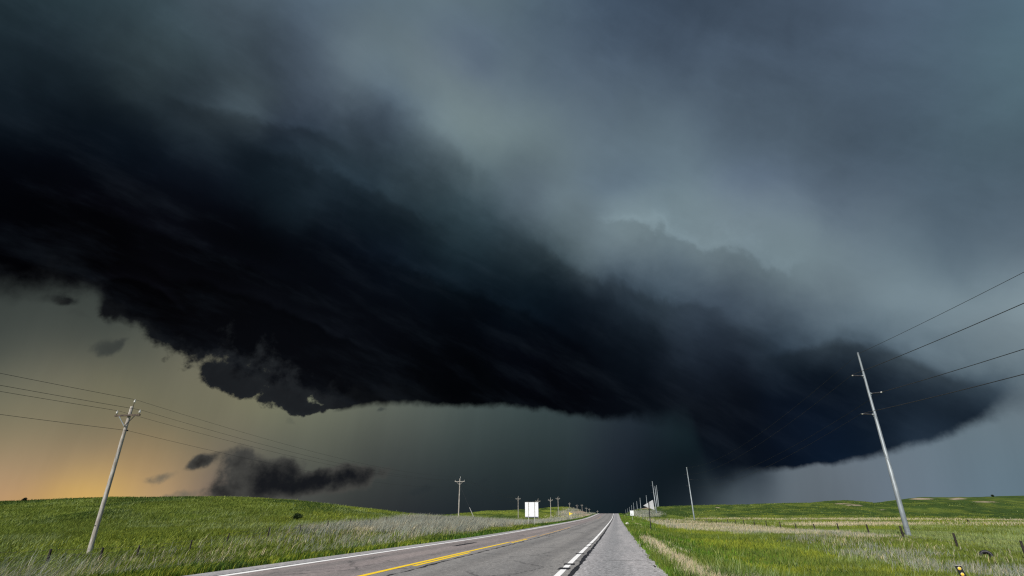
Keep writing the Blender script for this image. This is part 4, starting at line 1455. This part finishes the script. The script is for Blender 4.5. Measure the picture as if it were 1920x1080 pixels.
# pale stone on the edge of the right shoulder
s_, t_ = 97.0, T_EDGE_R + .55
x, y = st2xy(s_, t_)
st = bpy.data.meshes.new('stone')
import bmesh
bm = bmesh.new()
bmesh.ops.create_icosphere(bm, subdivisions=3, radius=.5)
for v in bm.verts:
    n = v.co.normalized()
    v.co *= .75 + .5 * float(fbm(np.array([n.x * 1.6 + 5]), np.array([n.y * 1.6 + n.z * 1.1]), 91)[0])
    v.co.x *= .75
    v.co.z *= .48
bm.to_mesh(st)
bm.free()
st.materials.append(M_STONE)
so = bpy.data.objects.new('stone', st)
C.objects.link(so)
so.location = (x, y, gz(x, y) + .12)
tag(so, 'pale white stone on the grass edge of the right shoulder', 'stone')


# ---------------------------------------------------------------- shrubs
def shrub(name, base, rx, rz, label, col, n=900, cat='shrub', seed=1, leaf=None, trunk=True):
    o = empty(name, base, label, cat)
    r_ = np.random.default_rng(seed)
    # leaves gathered in clumps through the crown
    nc = 22
    cd = r_.normal(0, 1, (nc, 3))
    cd /= np.linalg.norm(cd, axis=1)[:, None]
    cc = cd * np.array((rx, rx, rz)) * r_.uniform(.3, .85, nc)[:, None]
    cc[:, 2] = cc[:, 2] * .8 + rz
    cc[:, 2] = np.maximum(cc[:, 2], rz * .25)
    k = r_.integers(0, nc, n)
    c = cc[k] + r_.normal(0, 1, (n, 3)) * np.array((rx, rx, rz)) * .20
    c[:, 2] = np.maximum(c[:, 2], .03)
    L = (leaf or rx * .14) * r_.uniform(.6, 1.3, n)
    d1 = r_.normal(0, 1, (n, 3))
    d1 /= np.linalg.norm(d1, axis=1)[:, None]
    d2 = np.cross(d1, r_.normal(0, 1, (n, 3)))
    d2 /= np.linalg.norm(d2, axis=1)[:, None]
    v = np.stack((c - d1 * L[:, None], c + d2 * L[:, None] * .5, c + d1 * L[:, None], c - d2 * L[:, None] * .5), 1)
    cl = np.array(col) * np.exp(r_.normal(0, .3, n))[:, None] * np.exp(r_.normal(0, .2, nc))[k][:, None]
    f = mesh_np('foliage', v.reshape(-1, 3), np.arange(n * 4), np.full(n, 4), M_VEG, np.repeat(cl, 4, 0))
    f.parent = o
    if trunk:
        mb = MB()
        mb.tube([(0, 0, -.2), (.02 * rx, 0, rz * .5), (.05 * rx, 0, rz)], [rx * .08, rx * .06, rx * .03], 7)
        for q in range(5):
            a_ = q * 1.26
            mb.tube([(0, 0, rz * .25), (math.cos(a_) * rx * .3, math.sin(a_) * rx * .3, rz * .8), (math.cos(a_) * rx * .55, math.sin(a_) * rx * .55, rz * 1.25)], [rx * .05, rx * .035, rx * .015], 5)
        mb.build('branches', M_BARK, o, True)
    return o


for px, py, D, rx, rz, name, lab, colr, sd in (
    (558, 972, 78, .65, .55, 'shrub', 'dark green shrub alone on the left hillside', (.030, .050, .016), 3),
    (45, 940, 112, .55, .40, 'shrub', 'small dark shrub on the skyline of the left hill at far left', (.020, .026, .014), 4),
    (1862, 931.5, 556, 1.5, 1.2, 'shrub', 'small dark shrub on the skyline of the right hill', (.022, .035, .014), 5),
):
    b_ = P(px, py, D)
    shrub(name, (b_.x, b_.y, gz(b_.x, b_.y)), rx, rz, lab, colr, seed=sd)

# a short broken post leaning in the right meadow
D = 150.0
b_ = P(1818.5, 983, D)
zg = gz(b_.x, b_.y)
bp = MB()
bp.tube([(0, 0, -.3), (-.10, 0, .45), (-.32, 0, .95), (-.36, 0, 1.0)], [.20, .19, .15, .05], 8)
bp.tube([(-.16, 0, .5), (.28, .05, .12)], [.09, .04], 6)
bo = bp.build('broken_stump', M_POST, None, True)
bo.location = (b_.x, b_.y, zg)
tag(bo, 'black broken stump leaning in the open right meadow', 'stump')
